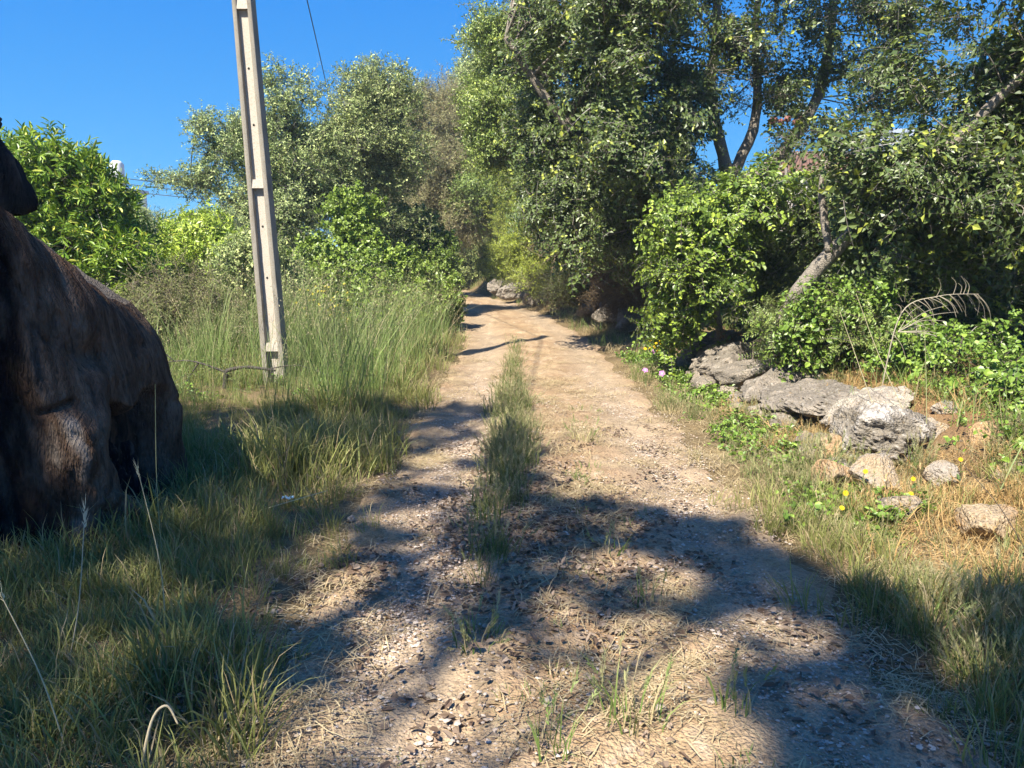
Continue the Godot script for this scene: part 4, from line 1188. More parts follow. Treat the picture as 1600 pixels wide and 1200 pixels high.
func bank_plants() -> void:
	plant("bramble_mound", "green bramble and creeper mound covering the bank below the leaning trunk", "shrub", "",
		[[[Vector3(3.5, 0.3, -8.2), Vector3(3.5, 0.6, -8.2), Vector3(3.5, 0.9, -8.2)], 0.03, 0.02]],
		[[Vector3(3.45, 0.95, -8.0), Vector3(0.6, 0.4, 0.5), 60], [Vector3(3.0, 0.7, -8.1), Vector3(0.3, 0.3, 0.2), 26], [Vector3(3.6, 0.6, -8.6), Vector3(0.55, 0.35, 0.6), 60], [Vector3(3.95, 0.6, -7.4), Vector3(0.55, 0.35, 0.6), 70], [Vector3(4.2, 0.55, -7.0), Vector3(0.6, 0.35, 0.6), 60], [Vector3(3.9, 0.5, -9.6), Vector3(0.65, 0.4, 0.8), 70], [Vector3(4.1, 0.5, -6.3), Vector3(0.5, 0.25, 0.5), 36]],
		S.weed, M.leaf, {"gap": -0.4, "limb": 0.01, "twigs": 8, "clear": 0.0, "bark": lin(0.22, 0.2, 0.12), "lo": 0.8, "hi": 1.3}, 122)
	plant("ferny_weeds", "pale feathery weeds on the bank left of the bramble mound", "plant", "",
		[[[Vector3(2.9, 0.3, -9.2), Vector3(2.9, 0.45, -9.2), Vector3(2.9, 0.6, -9.2)], 0.015, 0.008]],
		[[Vector3(3.5, 0.55, -9.3), Vector3(0.35, 0.3, 0.6), 30], [Vector3(3.05, 0.62, -8.5), Vector3(0.42, 0.3, 0.25), 26], [Vector3(2.9, 0.75, -8.3), Vector3(0.35, 0.35, 0.2), 24], [Vector3(3.3, 0.75, -8.7), Vector3(0.5, 0.3, 0.4), 28], [Vector3(3.6, 0.9, -7.6), Vector3(0.5, 0.25, 0.4), 22]],
		S.fern, M.leaf, {"gap": -0.5, "limb": 0.008, "clear": 0.0}, 123)
	plant("brown_weed", "dried brown upright weed behind the flat slab at right", "plant", "",
		[[[Vector3(3.85, 0.3, -6.6), Vector3(3.84, 0.6, -6.6), Vector3(3.88, 0.95, -6.6)], 0.012, 0.005]],
		[[Vector3(3.85, 0.55, -6.6), Vector3(0.16, 0.3, 0.16), 12]], S.dry, M.straw, {"gap": -0.9, "limb": 0.006, "twigs": 3, "lo": 0.35, "hi": 0.5, "ca": lin(0.5, 0.4, 0.32), "cb": lin(0.7, 0.55, 0.45)}, 124)
	plant("rusty_weed", "small rust coloured dead weed at the far end of the wall", "plant", "",
		[[[Vector3(2.85, 0.3, -10.0), Vector3(2.86, 0.45, -10.0), Vector3(2.85, 0.6, -10.0)], 0.01, 0.005]],
		[[Vector3(2.86, 0.55, -10.0), Vector3(0.15, 0.18, 0.15), 9]], S.dry, M.straw, {"gap": -0.9, "limb": 0.006, "twigs": 3, "lo": 0.3, "hi": 0.45, "ca": lin(1.0, 0.6, 0.3), "cb": lin(1.0, 0.7, 0.45)}, 125)
	# dead thorny branch arching out of the bramble
	var t := thing("dead_branch", Vector3(3.75, 0.5, -7.0))
	t.scale = Vector3.ONE * 0.85
	tag(t, "bare pale thorny branch with comb like side twigs arching over the bramble", "branch")
	var r := rnd(71)
	var m := MB.new()
	var main := curve([Vector3(-0.4, -0.1, 0), Vector3(-0.28, 0.7, 0.05), Vector3(0.1, 0.88, 0.05), Vector3(0.55, 0.9, 0.0)], 7)
	m.tube(main, 0.008, 0.003, 6, lin(0.32, 0.28, 0.21))
	part("stem", m.mesh(), M.matte, t)
	var tw := MB.new()
	for i in range(5, main.size()):
		for q in 2:
			var p: Vector3 = main[i].lerp(main[maxi(i - 1, 0)], r.randf())
			var l := r.randf_range(0.1, 0.42)
			var d := Vector3(r.randf_range(0.05, 0.75), -r.randf_range(0.25, 1.0), r.randf_range(-0.5, 0.5)).normalized()
			if r.randf() < 0.3: d = Vector3(r.randf_range(-0.3, 0.4), 0.8, r.randf_range(-0.4, 0.4)).normalized() * 0.5
			tw.tube(curve([p, p + d * l * 0.5 + rdir(r) * 0.04 * l + Vector3(0.1, 0.05, 0) * l, p + d * l], 4), 0.0035, 0.0012, 4, lin(0.3, 0.26, 0.19))
	for i in 9:
		var e := Vector3(-0.25, 0.55, 0.05) + Vector3(r.randf_range(0.2, 0.8), r.randf_range(-0.35, 0.25), r.randf_range(-0.2, 0.2))
		tw.tube(curve([Vector3(-0.29, 0.5, 0.03), Vector3(-0.29, 0.5, 0.03).lerp(e, 0.5) + Vector3(0, 0.06, 0), e], 5), 0.004, 0.0015, 4, lin(0.36, 0.32, 0.24))
	var two := part("twigs", tw.mesh(), M.matte, t)
	two.set_meta("kind", "stuff")

func shade_tree() -> void:
	# the tree behind the camera whose crown dapples the near track
	var r := rnd(77)
	var edge := [[-6.0, -8.3], [-3.6, -8.0], [-2.4, -8.0], [-1.6, -7.8], [-1.1, -8.3], [-0.3, -8.5], [-0.05, -8.3], [0.12, -6.7], [0.24, -6.4], [0.34, -5.15], [0.9, -5.1], [1.25, -4.8], [1.45, -4.2], [1.6, -3.75], [1.85, -3.5], [2.3, -3.65], [2.7, -3.8], [4.5, -3.6]]
	var lit := [[-1.95, -5.75, 0.35, 0.3], [-0.34, -6.6, 0.22, 0.16], [-0.68, -5.95, 0.2, 0.2], [-1.15, -5.4, 0.2, 0.22], [-0.7, -4.5, 0.2, 0.12], [-0.3, -5.5, 0.14, 0.2], [-0.79, -3.58, 0.16, 0.15], [-0.72, -3.27, 0.22, 0.16], [-0.36, -3.78, 0.09, 0.08], [-0.5, -3.04, 0.13, 0.1], [-0.55, -2.72, 0.12, 0.12], [-0.7, -2.45, 0.16, 0.12], [-0.9, -2.25, 0.16, 0.1], [0.62, -2.95, 0.27, 0.22], [0.5, -2.6, 0.3, 0.2], [0.1, -2.5, 0.34, 0.14], [-0.25, -2.4, 0.14, 0.1], [0.5, -2.2, 0.35, 0.16], [0.0, -2.2, 0.3, 0.12], [0.2, -3.27, 0.12, 0.09], [0.37, -3.1, 0.12, 0.08], [1.16, -3.27, 0.1, 0.05], [1.22, -2.98, 0.08, 0.05], [0.98, -3.1, 0.07, 0.05], [0.55, -3.86, 0.18, 0.12], [-0.1, -2.74, 0.16, 0.1], [1.15, -2.6, 0.1, 0.06], [0.85, -3.6, 0.06, 0.05], [1.75, -2.75, 0.12, 0.08], [1.9, -3.1, 0.14, 0.06], [1.4, -2.4, 0.1, 0.05], [-0.1, -6.9, 0.16, 0.5]]
	var t := thing("shade_tree", Vector3(-6.6, 0, 5.6))
	tag(t, "broad leafy tree behind the viewer whose crown dapples the near track", "tree")
	var o := t.position
	var m := MB.new()
	m.tube(curve([Vector3(0, -0.2, 0), Vector3(0.1, 2.0, 0), Vector3(0.5, 5.2, -0.3), Vector3(1.4, 8.4, -0.8)], 6), 0.3, 0.14, 14, lin(0.16, 0.13, 0.1), 0.3, nB)
	part("trunk", m.mesh(), M.bark, t)
	var bm := MB.new()
	for k in 16:
		var gx := r.randf_range(-3.5, 2.5)
		var gz := r.randf_range(-7.5, 0.0)
		var h := r.randf_range(8.8, 11.2)
		var e := Vector3(gx, 0, gz) + SUN / 1.5 * h - o
		var q := Vector3(0.95, 6.6 + r.randf(), -0.5)
		bm.tube(curve([q, q.lerp(e, 0.55) + Vector3(0, 0.4, 0) + rdir(r) * 0.5, e], 6), 0.045, 0.01, 6, lin(0.16, 0.13, 0.1))
	var bo := part("branches", bm.mesh(), M.bark, t)
	bo.set_meta("kind", "stuff")
	for k in 58:
		var z := r.randf_range(-7.6, -1.8)
		var x := r.randf_range(-2.6, 2.8) if k < 46 else r.randf_range(0.8, 2.6)
		var q := r.randf_range(0.0, 0.07)
		lit.append([x, z if k < 46 else z * 0.4 - 1.4, q * 1.3, q * 0.8])
	for v in 2:
		var xf: Array[Transform3D] = []
		var cs := PackedColorArray()
		for k in 4000:
			var gx := r.randf_range(-5.5, 4.0)
			var gz := r.randf_range(-8.6, 1.0)
			if gz < table(edge, gx) + 0.22 + 0.15 * nB.get_noise_2d(gx * 3.0, gz * 3.0):
				continue
			var open := false
			for e in lit:
				if pow((gx - e[0]) / (e[2] + 0.07), 2.0) + pow((gz - e[1]) / (e[3] + 0.07), 2.0) < 1.0:
					open = true
			if open or nB.get_noise_2d(gx * 4.5, gz * 4.5) < -0.46:
				continue
			var h := r.randf_range(8.6, 11.4)
			xf.append(Transform3D(aim(Vector3.UP + rdir(r) * 0.8, r, r.randf_range(0.36, 0.62)), Vector3(gx, 0, gz) + SUN / 1.5 * h - o))
			cs.push_back(lin(0.8, 0.8, 0.8).lerp(lin(1, 1, 1), r.randf()))
		for k in 480:
			var gx := r.randf_range(0.75, 2.6)
			var gz := r.randf_range(-4.4, -1.3)
			var open := gz < table(edge, gx) + 0.25
			for e in lit:
				if pow((gx - e[0]) / (e[2] + 0.07), 2.0) + pow((gz - e[1]) / (e[3] + 0.07), 2.0) < 1.0:
					open = true
			if open:
				continue
			xf.append(Transform3D(aim(Vector3.UP + rdir(r) * 0.8, r, r.randf_range(0.36, 0.6)), Vector3(gx, 0, gz) + SUN / 1.5 * r.randf_range(8.6, 11.4) - o))
			cs.push_back(lin(0.8, 0.8, 0.8).lerp(lin(1, 1, 1), r.randf()))
		many("foliage", S.canopy[v], M.leaf, xf, cs, t)

# ------------------------------------------------------------------ ground cover
func in_stump(x: float, z: float) -> bool:
	return Vector2(x - SC.x, z - SC.z).length() < 0.92

func pebbles(seed_: int, n: int, r0: float, s: float) -> ArrayMesh:
	var r := rnd(seed_)
	var m := MB.new()
	for i in n:
		var a := r.randf_range(0, TAU)
		var q := r0 * sqrt(r.randf())
		var size := s * (0.4 + 1.2 * pow(r.randf(), 2.5))
		var c := Vector3(cos(a) * q, size * 0.12, sin(a) * q)
		var b := aim(Vector3.UP + rdir(r) * 0.2, r, 1.0)
		var pts := []
		for k in 5:
			var e := TAU * k / 5.0
			pts.append(c + b * (Vector3(cos(e), r.randf_range(-0.2, 0.2), sin(e) * 0.75) * size * r.randf_range(0.75, 1.15)))
		var top := c + b * Vector3(0.1, 0.38, 0.08) * size
		var bot := c - b * Vector3(0, 0.45, 0) * size
		var k2 := r.randf()
		var col := lin(0.36, 0.29, 0.225).lerp(lin(0.58, 0.49, 0.4), k2)
		if r.randf() < 0.25: col = lin(0.36, 0.25, 0.17)
		for k in 5:
			m.tri(pts[k], pts[(k + 1) % 5], top, col)
			m.tri(pts[(k + 1) % 5], pts[k], bot, col)
	return m.mesh(false)

func litter(seed_: int, n: int, r0: float, leafy: bool) -> ArrayMesh:
	var r := rnd(seed_)
	var m := MB.new()
	for i in n:
		var a := r.randf_range(0, TAU)
		var q := r0 * sqrt(r.randf())
		var c := Vector3(cos(a) * q, 0.006 + r.randf() * 0.014, sin(a) * q)
		var d := Vector3(r.randf_range(-1, 1), r.randf_range(-0.12, 0.16), r.randf_range(-1, 1)).normalized()
		if leafy:
			var col := lin(0.17, 0.11, 0.075).lerp(lin(0.4, 0.31, 0.23), r.randf())
			m.leaf(c, d, (Vector3.UP + rdir(r) * 0.7).normalized(), r.randf_range(0.025, 0.055), r.randf_range(0.014, 0.026), col, true)
		else:
			var col := lin(0.34, 0.25, 0.13).lerp(lin(0.58, 0.47, 0.28), r.randf())
			var l := r.randf_range(0.04, 0.16)
			var side := d.cross(Vector3.UP).normalized() * r.randf_range(0.001, 0.0024)
			var mid := c + d * l * 0.5 + Vector3(r.randf_range(-1, 1), r.randf_range(0, 1), r.randf_range(-1, 1)) * l * 0.12
			var e := c + d * l
			m.quad(c - side, c + side, mid + side, mid - side, col)
			m.tri(mid - side, mid + side, e, col)
	return m.mesh(false)

func near_fade(z: float, full: float, none: float) -> float:
	return smoothstep(none, full, z)

func cropped(x: float, z: float) -> float:
	# the grass is low round the dead branch before the pole
	return lerpf(0.4, 1.0, smoothstep(0.5, 1.1, Vector2((x + 2.95) * 0.8, z + 7.9).length()))

func ground_cover() -> void:
	var green := {"n": 34, "r": 0.13, "h": 0.34, "w": 0.0075, "a": lin(0.18, 0.2, 0.055), "b": lin(0.31, 0.33, 0.1), "tip": lin(0.45, 0.41, 0.19), "pd": 0.2, "dry": lin(0.42, 0.33, 0.18)}
	var gt := [tuft(1, green), tuft(2, green), tuft(3, green)]
	var dry := {"n": 30, "r": 0.14, "h": 0.22, "w": 0.005, "a": lin(0.3, 0.24, 0.12), "b": lin(0.52, 0.42, 0.23), "tip": lin(0.58, 0.48, 0.29), "lean": 1.6, "ear": 0.12, "earc": lin(0.4, 0.33, 0.18), "eard": lin(0.55, 0.45, 0.28)}
	var dt := [tuft(11, dry), tuft(12, dry), tuft(13, dry)]
	var tall := {"n": 14, "r": 0.22, "h": 1.5, "w": 0.006, "a": lin(0.15, 0.23, 0.06), "b": lin(0.27, 0.36, 0.11), "tip": lin(0.46, 0.44, 0.22), "lean": 0.65, "oat": 0.4, "earc": lin(0.42, 0.38, 0.2), "eard": lin(0.56, 0.47, 0.28), "pd": 0.15, "dry": lin(0.5, 0.42, 0.24)}
	var tt := [tuft(21, tall), tuft(22, tall), tuft(23, tall)]
	var mid := {"n": 30, "r": 0.2, "h": 0.42, "w": 0.007, "a": lin(0.13, 0.21, 0.05), "b": lin(0.25, 0.34, 0.095), "tip": lin(0.4, 0.42, 0.17), "lean": 0.9, "pd": 0.12, "dry": lin(0.45, 0.38, 0.2)}
	var mt := [tuft(31, mid), tuft(32, mid)]
	var bar := {"n": 30, "r": 0.12, "h": 0.25, "w": 0.0055, "a": lin(0.1, 0.15, 0.04), "b": lin(0.2, 0.24, 0.075), "tip": lin(0.34, 0.32, 0.14), "lean": 0.75, "ear": 0.5, "earc": lin(0.22, 0.26, 0.09), "eard": lin(0.46, 0.4, 0.22), "earl": 0.06}
	var bt := [tuft(41, bar), tuft(42, bar), tuft(43, bar)]
	var short := {"n": 22, "r": 0.09, "h": 0.1, "w": 0.005, "a": lin(0.1, 0.17, 0.04), "b": lin(0.22, 0.3, 0.08), "tip": lin(0.38, 0.38, 0.16), "lean": 1.3}
	var st := [tuft(51, short), tuft(52, short)]

	scatter("track_gravel", "loose grey gravel in the two wheel ruts of the track", "gravel", [pebbles(61, 60, 0.16, 0.0065), pebbles(62, 60, 0.16, 0.007), pebbles(63, 26, 0.18, 0.0085)], M.matte, 9000, Rect2(-1.25, -12, 2.5, 11.5),
		func(x, z):
			var d: float = x - pathc(z)
			var ruts: float = maxf(exp(-pow((d + 0.7) / 0.33, 2.0)), 0.55 * exp(-pow((d - 0.9) / 0.3, 2.0)))
			return (0.1 + ruts) * near_fade(z, -4.5, -12.0) * clampf(0.6 + 0.9 * nA.get_noise_2d(x * 5.0, z * 5.0 + 44.0), 0.1, 0.9), {"rel": true, "tilt": 0.03, "lo": 0.7, "hi": 1.3, "up": -0.002, "road": true, "piece": "pebbles"}, 401)
	scatter("straw_litter", "dry straw scattered over the middle and edges of the track", "straw", [litter(71, 60, 0.2, false), litter(72, 60, 0.2, false)], M.straw, 7000, Rect2(-2.2, -14, 4.8, 13),
		func(x, z):
			var d: float = x - pathc(z)
			var k: float = exp(-pow((d - 0.15) / 0.45, 2.0)) + exp(-pow((d + 1.2) / 0.28, 2.0)) + exp(-pow((d - 1.5) / 0.35, 2.0))
			return clampf(k * (0.35 + 0.8 * nA.get_noise_2d(x * 5.0, z * 5.0)), 0.04, 0.9) * near_fade(z, -6.0, -14.0), {"rel": true, "tilt": 0.04, "up": -0.004, "road": true, "piece": "straws"}, 402)
	scatter("bank_straw", "rusty dead stalks and straw between the rocks of the near wall", "straw", [litter(73, 60, 0.2, false), litter(74, 60, 0.2, false), dt[0]], M.straw, 1500, Rect2(1.9, -8, 2.4, 5.0),
		func(x, z): return smoothstep(1.9, 2.3, x) * clampf(0.5 + 1.0 * nA.get_noise_2d(x * 3.0 + 3.0, z * 3.0), 0.0, 0.9), {"tilt": 0.35, "up": 0.03, "piece": "straws", "lo": 0.6, "hi": 1.1, "ca": lin(0.75, 0.58, 0.42), "cb": lin(0.95, 0.82, 0.65)}, 404)
	scatter("dead_leaves", "dead brown leaves lying on the shaded middle of the track", "dead leaves", [litter(81, 40, 0.2, true), litter(82, 40, 0.2, true)], M.straw, 2600, Rect2(-1.4, -7, 3.2, 5.6),
		func(x, z):
			var k: float = exp(-pow((x - 0.3) / 0.55, 2.0) - pow((z + 4.1) / 1.0, 2.0)) + 0.04
			return clampf(k * (0.6 + 0.9 * nA.get_noise_2d(x * 5.0, z * 5.0 + 9.0)), 0.0, 0.9), {"tilt": 0.05, "up": -0.006, "road": true, "piece": "leaves"}, 403)

	scatter("verge_grass", "long dark green grass of the left verge round the stump", "grass", gt, M.grass, 6500, Rect2(-6.0, -15, 5.2, 14.0),
		func(x, z):
			if in_stump(x, z): return 0.0
			var d: float = x - pathc(z)
			return smoothstep(-1.12, -1.55, d + 0.3 * nA.get_noise_2d(x * 3.0, z * 3.0)) * lerpf(0.35, 0.9, near_fade(z, -6.0, -11.0)), {"lo": 0.45, "hi": 1.15, "tilt": 0.3, "vary": 0.9, "size": func(x, z): return lerpf(1.0, 0.5, smoothstep(-1.15, -1.6, x) * smoothstep(-4.2, -3.5, z)) * cropped(x, z)}, 411)
	scatter("stump_grass", "short shaded grass on the near left verge below the stump", "grass", gt + st, M.grass, 1900, Rect2(-3.2, -4.3, 2.1, 3.0),
		func(x, z): return 0.0 if in_stump(x, z) else smoothstep(-1.05, -1.4, x + 0.25 * nA.get_noise_2d(x * 3.0, z * 3.0)), {"lo": 0.3, "hi": 0.75, "tilt": 0.45, "vary": 0.6}, 425)
	scatter("dry_edge_grass", "bleached dry grass fringing both edges of the track", "grass", dt, M.straw, 5200, Rect2(-2.4, -34, 5.4, 32.5),
		func(x, z):
			var d: float = x - pathc(z)
			var n: float = 0.5 + 0.9 * nA.get_noise_2d(x * 3.0 + 33.0, z * 3.0)
			return clampf((exp(-pow((d + 1.45) / 0.22, 2.0)) * 0.8 + exp(-pow((d - 1.65) / 0.25, 2.0)) + 0.35 * smoothstep(1.5, 1.8, d) * (1.0 - 0.7 * smoothstep(2.1, 2.5, d))) * n, 0, 1), {"rel": true, "lo": 0.4, "hi": 1.0, "tilt": 0.35, "vary": 0.8}, 412)
	scatter("tall_grass", "tall pale oat grass leaning over between the pole and the track", "grass", tt, M.grass, 1300, Rect2(-4.4, -15.5, 3.3, 8.4),
		func(x, z):
			var d: float = x - pathc(z)
			return smoothstep(-1.35, -1.9, d) * (0.5 + 0.6 * nA.get_noise_2d(x * 3.0, z * 3.0 + 20.0)), {"lo": 0.65, "hi": 1.15, "tilt": 0.22, "wind": Vector3(0.1, 0, 0.05), "vary": 0.5, "size": cropped}, 413)
	scatter("meadow_grass", "sunlit green and straw meadow grass behind the stump and pole", "grass", mt, M.grass, 1900, Rect2(-9.5, -17, 8.2, 9.5),
		func(x, z):
			var d: float = x - pathc(z)
			return smoothstep(-1.3, -1.8, d) * (0.6 + 0.6 * nA.get_noise_2d(x * 2.0, z * 2.0)), {"lo": 0.4, "hi": 1.05, "tilt": 0.3, "vary": 1.1, "size": func(x, z): return lerpf(1.0, 0.6, smoothstep(-3.0, -4.0, x)) * cropped(x, z)}, 414)
	scatter("meadow_herbs", "low leafy herbs among the grass behind the stump and the pole", "weeds", S.weed + S.fern, M.leaf, 1500, Rect2(-9.0, -16.5, 7.6, 8.6),
		func(x, z):
			var d: float = x - pathc(z)
			return smoothstep(-1.4, -1.9, d) * clampf(0.4 + 1.2 * nA.get_noise_2d(x * 2.2 + 71.0, z * 2.2), 0.0, 0.9), {"lo": 0.7, "hi": 1.5, "tilt": 0.3, "up": 0.05, "vary": 0.8, "piece": "foliage"}, 424)
	scatter("barley_strip", "strip of wild barley growing between the two wheel ruts", "grass", bt, M.grass, 1500, Rect2(-0.55, -14, 0.9, 10.6),
		func(x, z):
			var c: float = table([[-14.0, 0.1], [-9.6, 0.0], [-7.0, 0.0], [-5.0, -0.06], [-4.0, -0.13]], z)
			var w: float = table([[-13.0, 0.04], [-9.8, 0.05], [-7.5, 0.14], [-5.0, 0.12], [-3.9, 0.09]], z)
			var k: float = exp(-pow((x - c) / w, 2.0)) * smoothstep(-14.0, -9.5, z) * smoothstep(-3.5, -4.1, z)
			return k * clampf(0.6 + 1.1 * nA.get_noise_2d(x, z * 4.0 + 7.0), 0.0, 1.0), {"lo": 0.5, "hi": 1.0, "tilt": 0.15, "up": 0.02}, 415)
	scatter("right_verge_grass", "mixed green and dry barley grass at the foot of the boulders", "grass", bt + dt, M.grass, 5200, Rect2(1.25, -11, 2.4, 9.2),
		func(x, z):
			var d: float = x - pathc(z)
			return smoothstep(1.15, 1.6, d + 0.3 * nA.get_noise_2d(x * 3.0, z * 3.0)) * clampf(0.3 + 1.1 * nA.get_noise_2d(x * 2.5 + 11.0, z * 2.5) + 0.7 * exp(-pow((x - 1.95) / 0.25, 2.0) - pow((z + 5.6) / 0.7, 2.0)), 0.03, 0.85) * (1.0 - 0.6 * smoothstep(2.3, 2.7, d)), {"lo": 0.35, "hi": 0.9, "tilt": 0.35, "vary": 0.9}, 416)
	scatter("shaded_grass", "green grass in dappled shade at the near right verge", "grass", gt, M.grass, 700, Rect2(1.2, -4.9, 2.0, 3.2),
		func(x, z): return smoothstep(1.25, 1.65, x + 0.4 * nA.get_noise_2d(x * 3.0, z * 3.0)) * clampf(0.5 + nA.get_noise_2d(x * 4.0, z * 4.0), 0.0, 0.9), {"lo": 0.4, "hi": 0.8, "tilt": 0.3}, 417)
	scatter("creeping_weeds", "low creeping green weeds along the foot of the right wall", "weeds", S.weed, M.leaf, 2800, Rect2(1.45, -12.5, 1.9, 8.2),
		func(x, z):
			var d: float = x - pathc(z)
			return smoothstep(1.3, 1.8, d) * (1.0 - smoothstep(2.0, 2.3, d)) * clampf(0.55 + 1.2 * nA.get_noise_2d(x * 3.0 + 5.0, z * 3.0), 0.1, 0.95), {"lo": 0.5, "hi": 0.95, "tilt": 0.4, "piece": "foliage"}, 418)
	scatter("bank_weeds", "green weeds covering the ground of the right bank under the carobs", "weeds", S.weed, M.leaf, 4200, Rect2(2.7, -16, 7.5, 13.0),
		func(x, z): return smoothstep(3.05, 3.5, x) * clampf(0.5 + nA.get_noise_2d(x * 2.0, z * 2.0 + 50.0), 0.05, 0.9), {"lo": 0.6, "hi": 1.3, "tilt": 0.4, "piece": "foliage"}, 419)
	scatter("bank_grass", "scattered grass blades among the weeds of the right bank", "grass", mt, M.grass, 1500, Rect2(2.7, -13, 6.0, 10.0),
		func(x, z): return smoothstep(2.8, 3.2, x) * clampf(0.5 + nA.get_noise_2d(x * 2.0 + 8.0, z * 2.0 + 50.0), 0.0, 0.8), {"lo": 0.4, "hi": 0.9, "tilt": 0.3}, 420)
	scatter("far_verge_grass", "grass and low herbs along both verges near the bend", "grass", mt + dt, M.grass, 2600, Rect2(-4.5, -40, 9.0, 27.0),
		func(x, z):
			var d: float = absf(x - pathc(z))
			return smoothstep(1.15, 1.5, d) * 0.8, {"rel": true, "lo": 0.5, "hi": 1.0, "tilt": 0.2}, 421)
	scatter("sprouting_grass", "sparse short grass sprouting through the middle of the track", "grass", st, M.grass, 900, Rect2(-0.4, -9, 1.5, 7.0),
		func(x, z): return exp(-pow((x - 0.3) / 0.4, 2.0)) * clampf(nA.get_noise_2d(x * 5.0 + 60.0, z * 5.0) * 1.3, 0.0, 0.5), {"lo": 0.5, "hi": 1.1, "up": 0.02, "tilt": 0.2}, 422)
	scatter("rear_field_grass", "coarse grass of the fields far to either side", "grass", mt, M.grass, 3500, Rect2(-26, -42, 50, 34),
		func(x, z): return 0.8 if absf(x - pathc(z)) > 4.0 else 0.0, {"lo": 0.9, "hi": 1.5, "tilt": 0.2}, 423)

# ------------------------------------------------------------------ small things
func blossom(m: MB, at: Vector3, n: Vector3, rad: float, petals: int, col: Color, eye: Color, w: float) -> void:
	var b := aim(n, rnd(int(absf(at.x * 1000.0))), 1.0)
	for k in petals:
		var a := TAU * k / petals
		var d := (b * Vector3(cos(a), 0.3, sin(a))).normalized()
		m.leaf(at, d, b.y, rad, rad * w, col, true)
	for k in 6:
		var a := TAU * k / 6.0
		var p := at + b.y * 0.004
		m.tri(p, p + b * Vector3(cos(a), 0.2, sin(a)) * rad * 0.28, p + b * Vector3(cos(a + 1.05), 0.2, sin(a + 1.05)) * rad * 0.28, eye)

func flower(called: String, label: String, group: String, at: Vector3, tops: Array, rad: float, petals: int, col: Color, eye: Color, w: float, seed_: int) -> void:
	var r := rnd(seed_)
	var g := Vector3(at.x, lie(at.x, at.z), at.z)
	var t := thing(called, g)
	tag(t, label, "flower", group)
	var st := MB.new()
	for p in tops:
		var e: Vector3 = p - g
		st.tube(curve([Vector3(e.x * 0.3, -0.02, e.z * 0.3), e * 0.6 + rdir(r) * 0.02, e], 4), 0.003, 0.002, 4, lin(0.1, 0.15, 0.04))
		for k in 3:
			st.leaf(e * (0.25 + 0.2 * k), (rdir(r) + Vector3.UP * 0.4).normalized(), Vector3.UP, 0.045, 0.02, lin(0.08, 0.14, 0.035), true)
	part("stem", st.mesh(false), M.grass, t)
	for p in tops:
		var e: Vector3 = p - g
		var m := MB.new()
		blossom(m, e, (Vector3(-0.25, 0.7, 0.8) + rdir(r) * 0.3).normalized(), rad * r.randf_range(0.85, 1.1), petals, col, eye, w)
		part("blossom", m.mesh(false), M.grass, t)

func stalk(called: String, label: String, pts: Array, w: float, col: Color, group := "", head := 0.0) -> void:
	var base: Vector3 = pts[0]
	var t := thing(called, base)
	tag(t, label, "grass stalk", group)
	var m := MB.new()
	var c := curve(pts.map(func(p): return p - base), 6)
	m.tube(c, w, w * 0.5, 5, col)
	part("stem", m.mesh(), M.straw, t)
	if head > 0.0:
		var e := MB.new()
		var n := c.size()
		ear(e, c[n - 1], (c[n - 1] - c[n - 3]).normalized(), head, col * 1.1, rnd(int(head * 1000.0)))
		part("ear", e.mesh(false), M.straw, t)

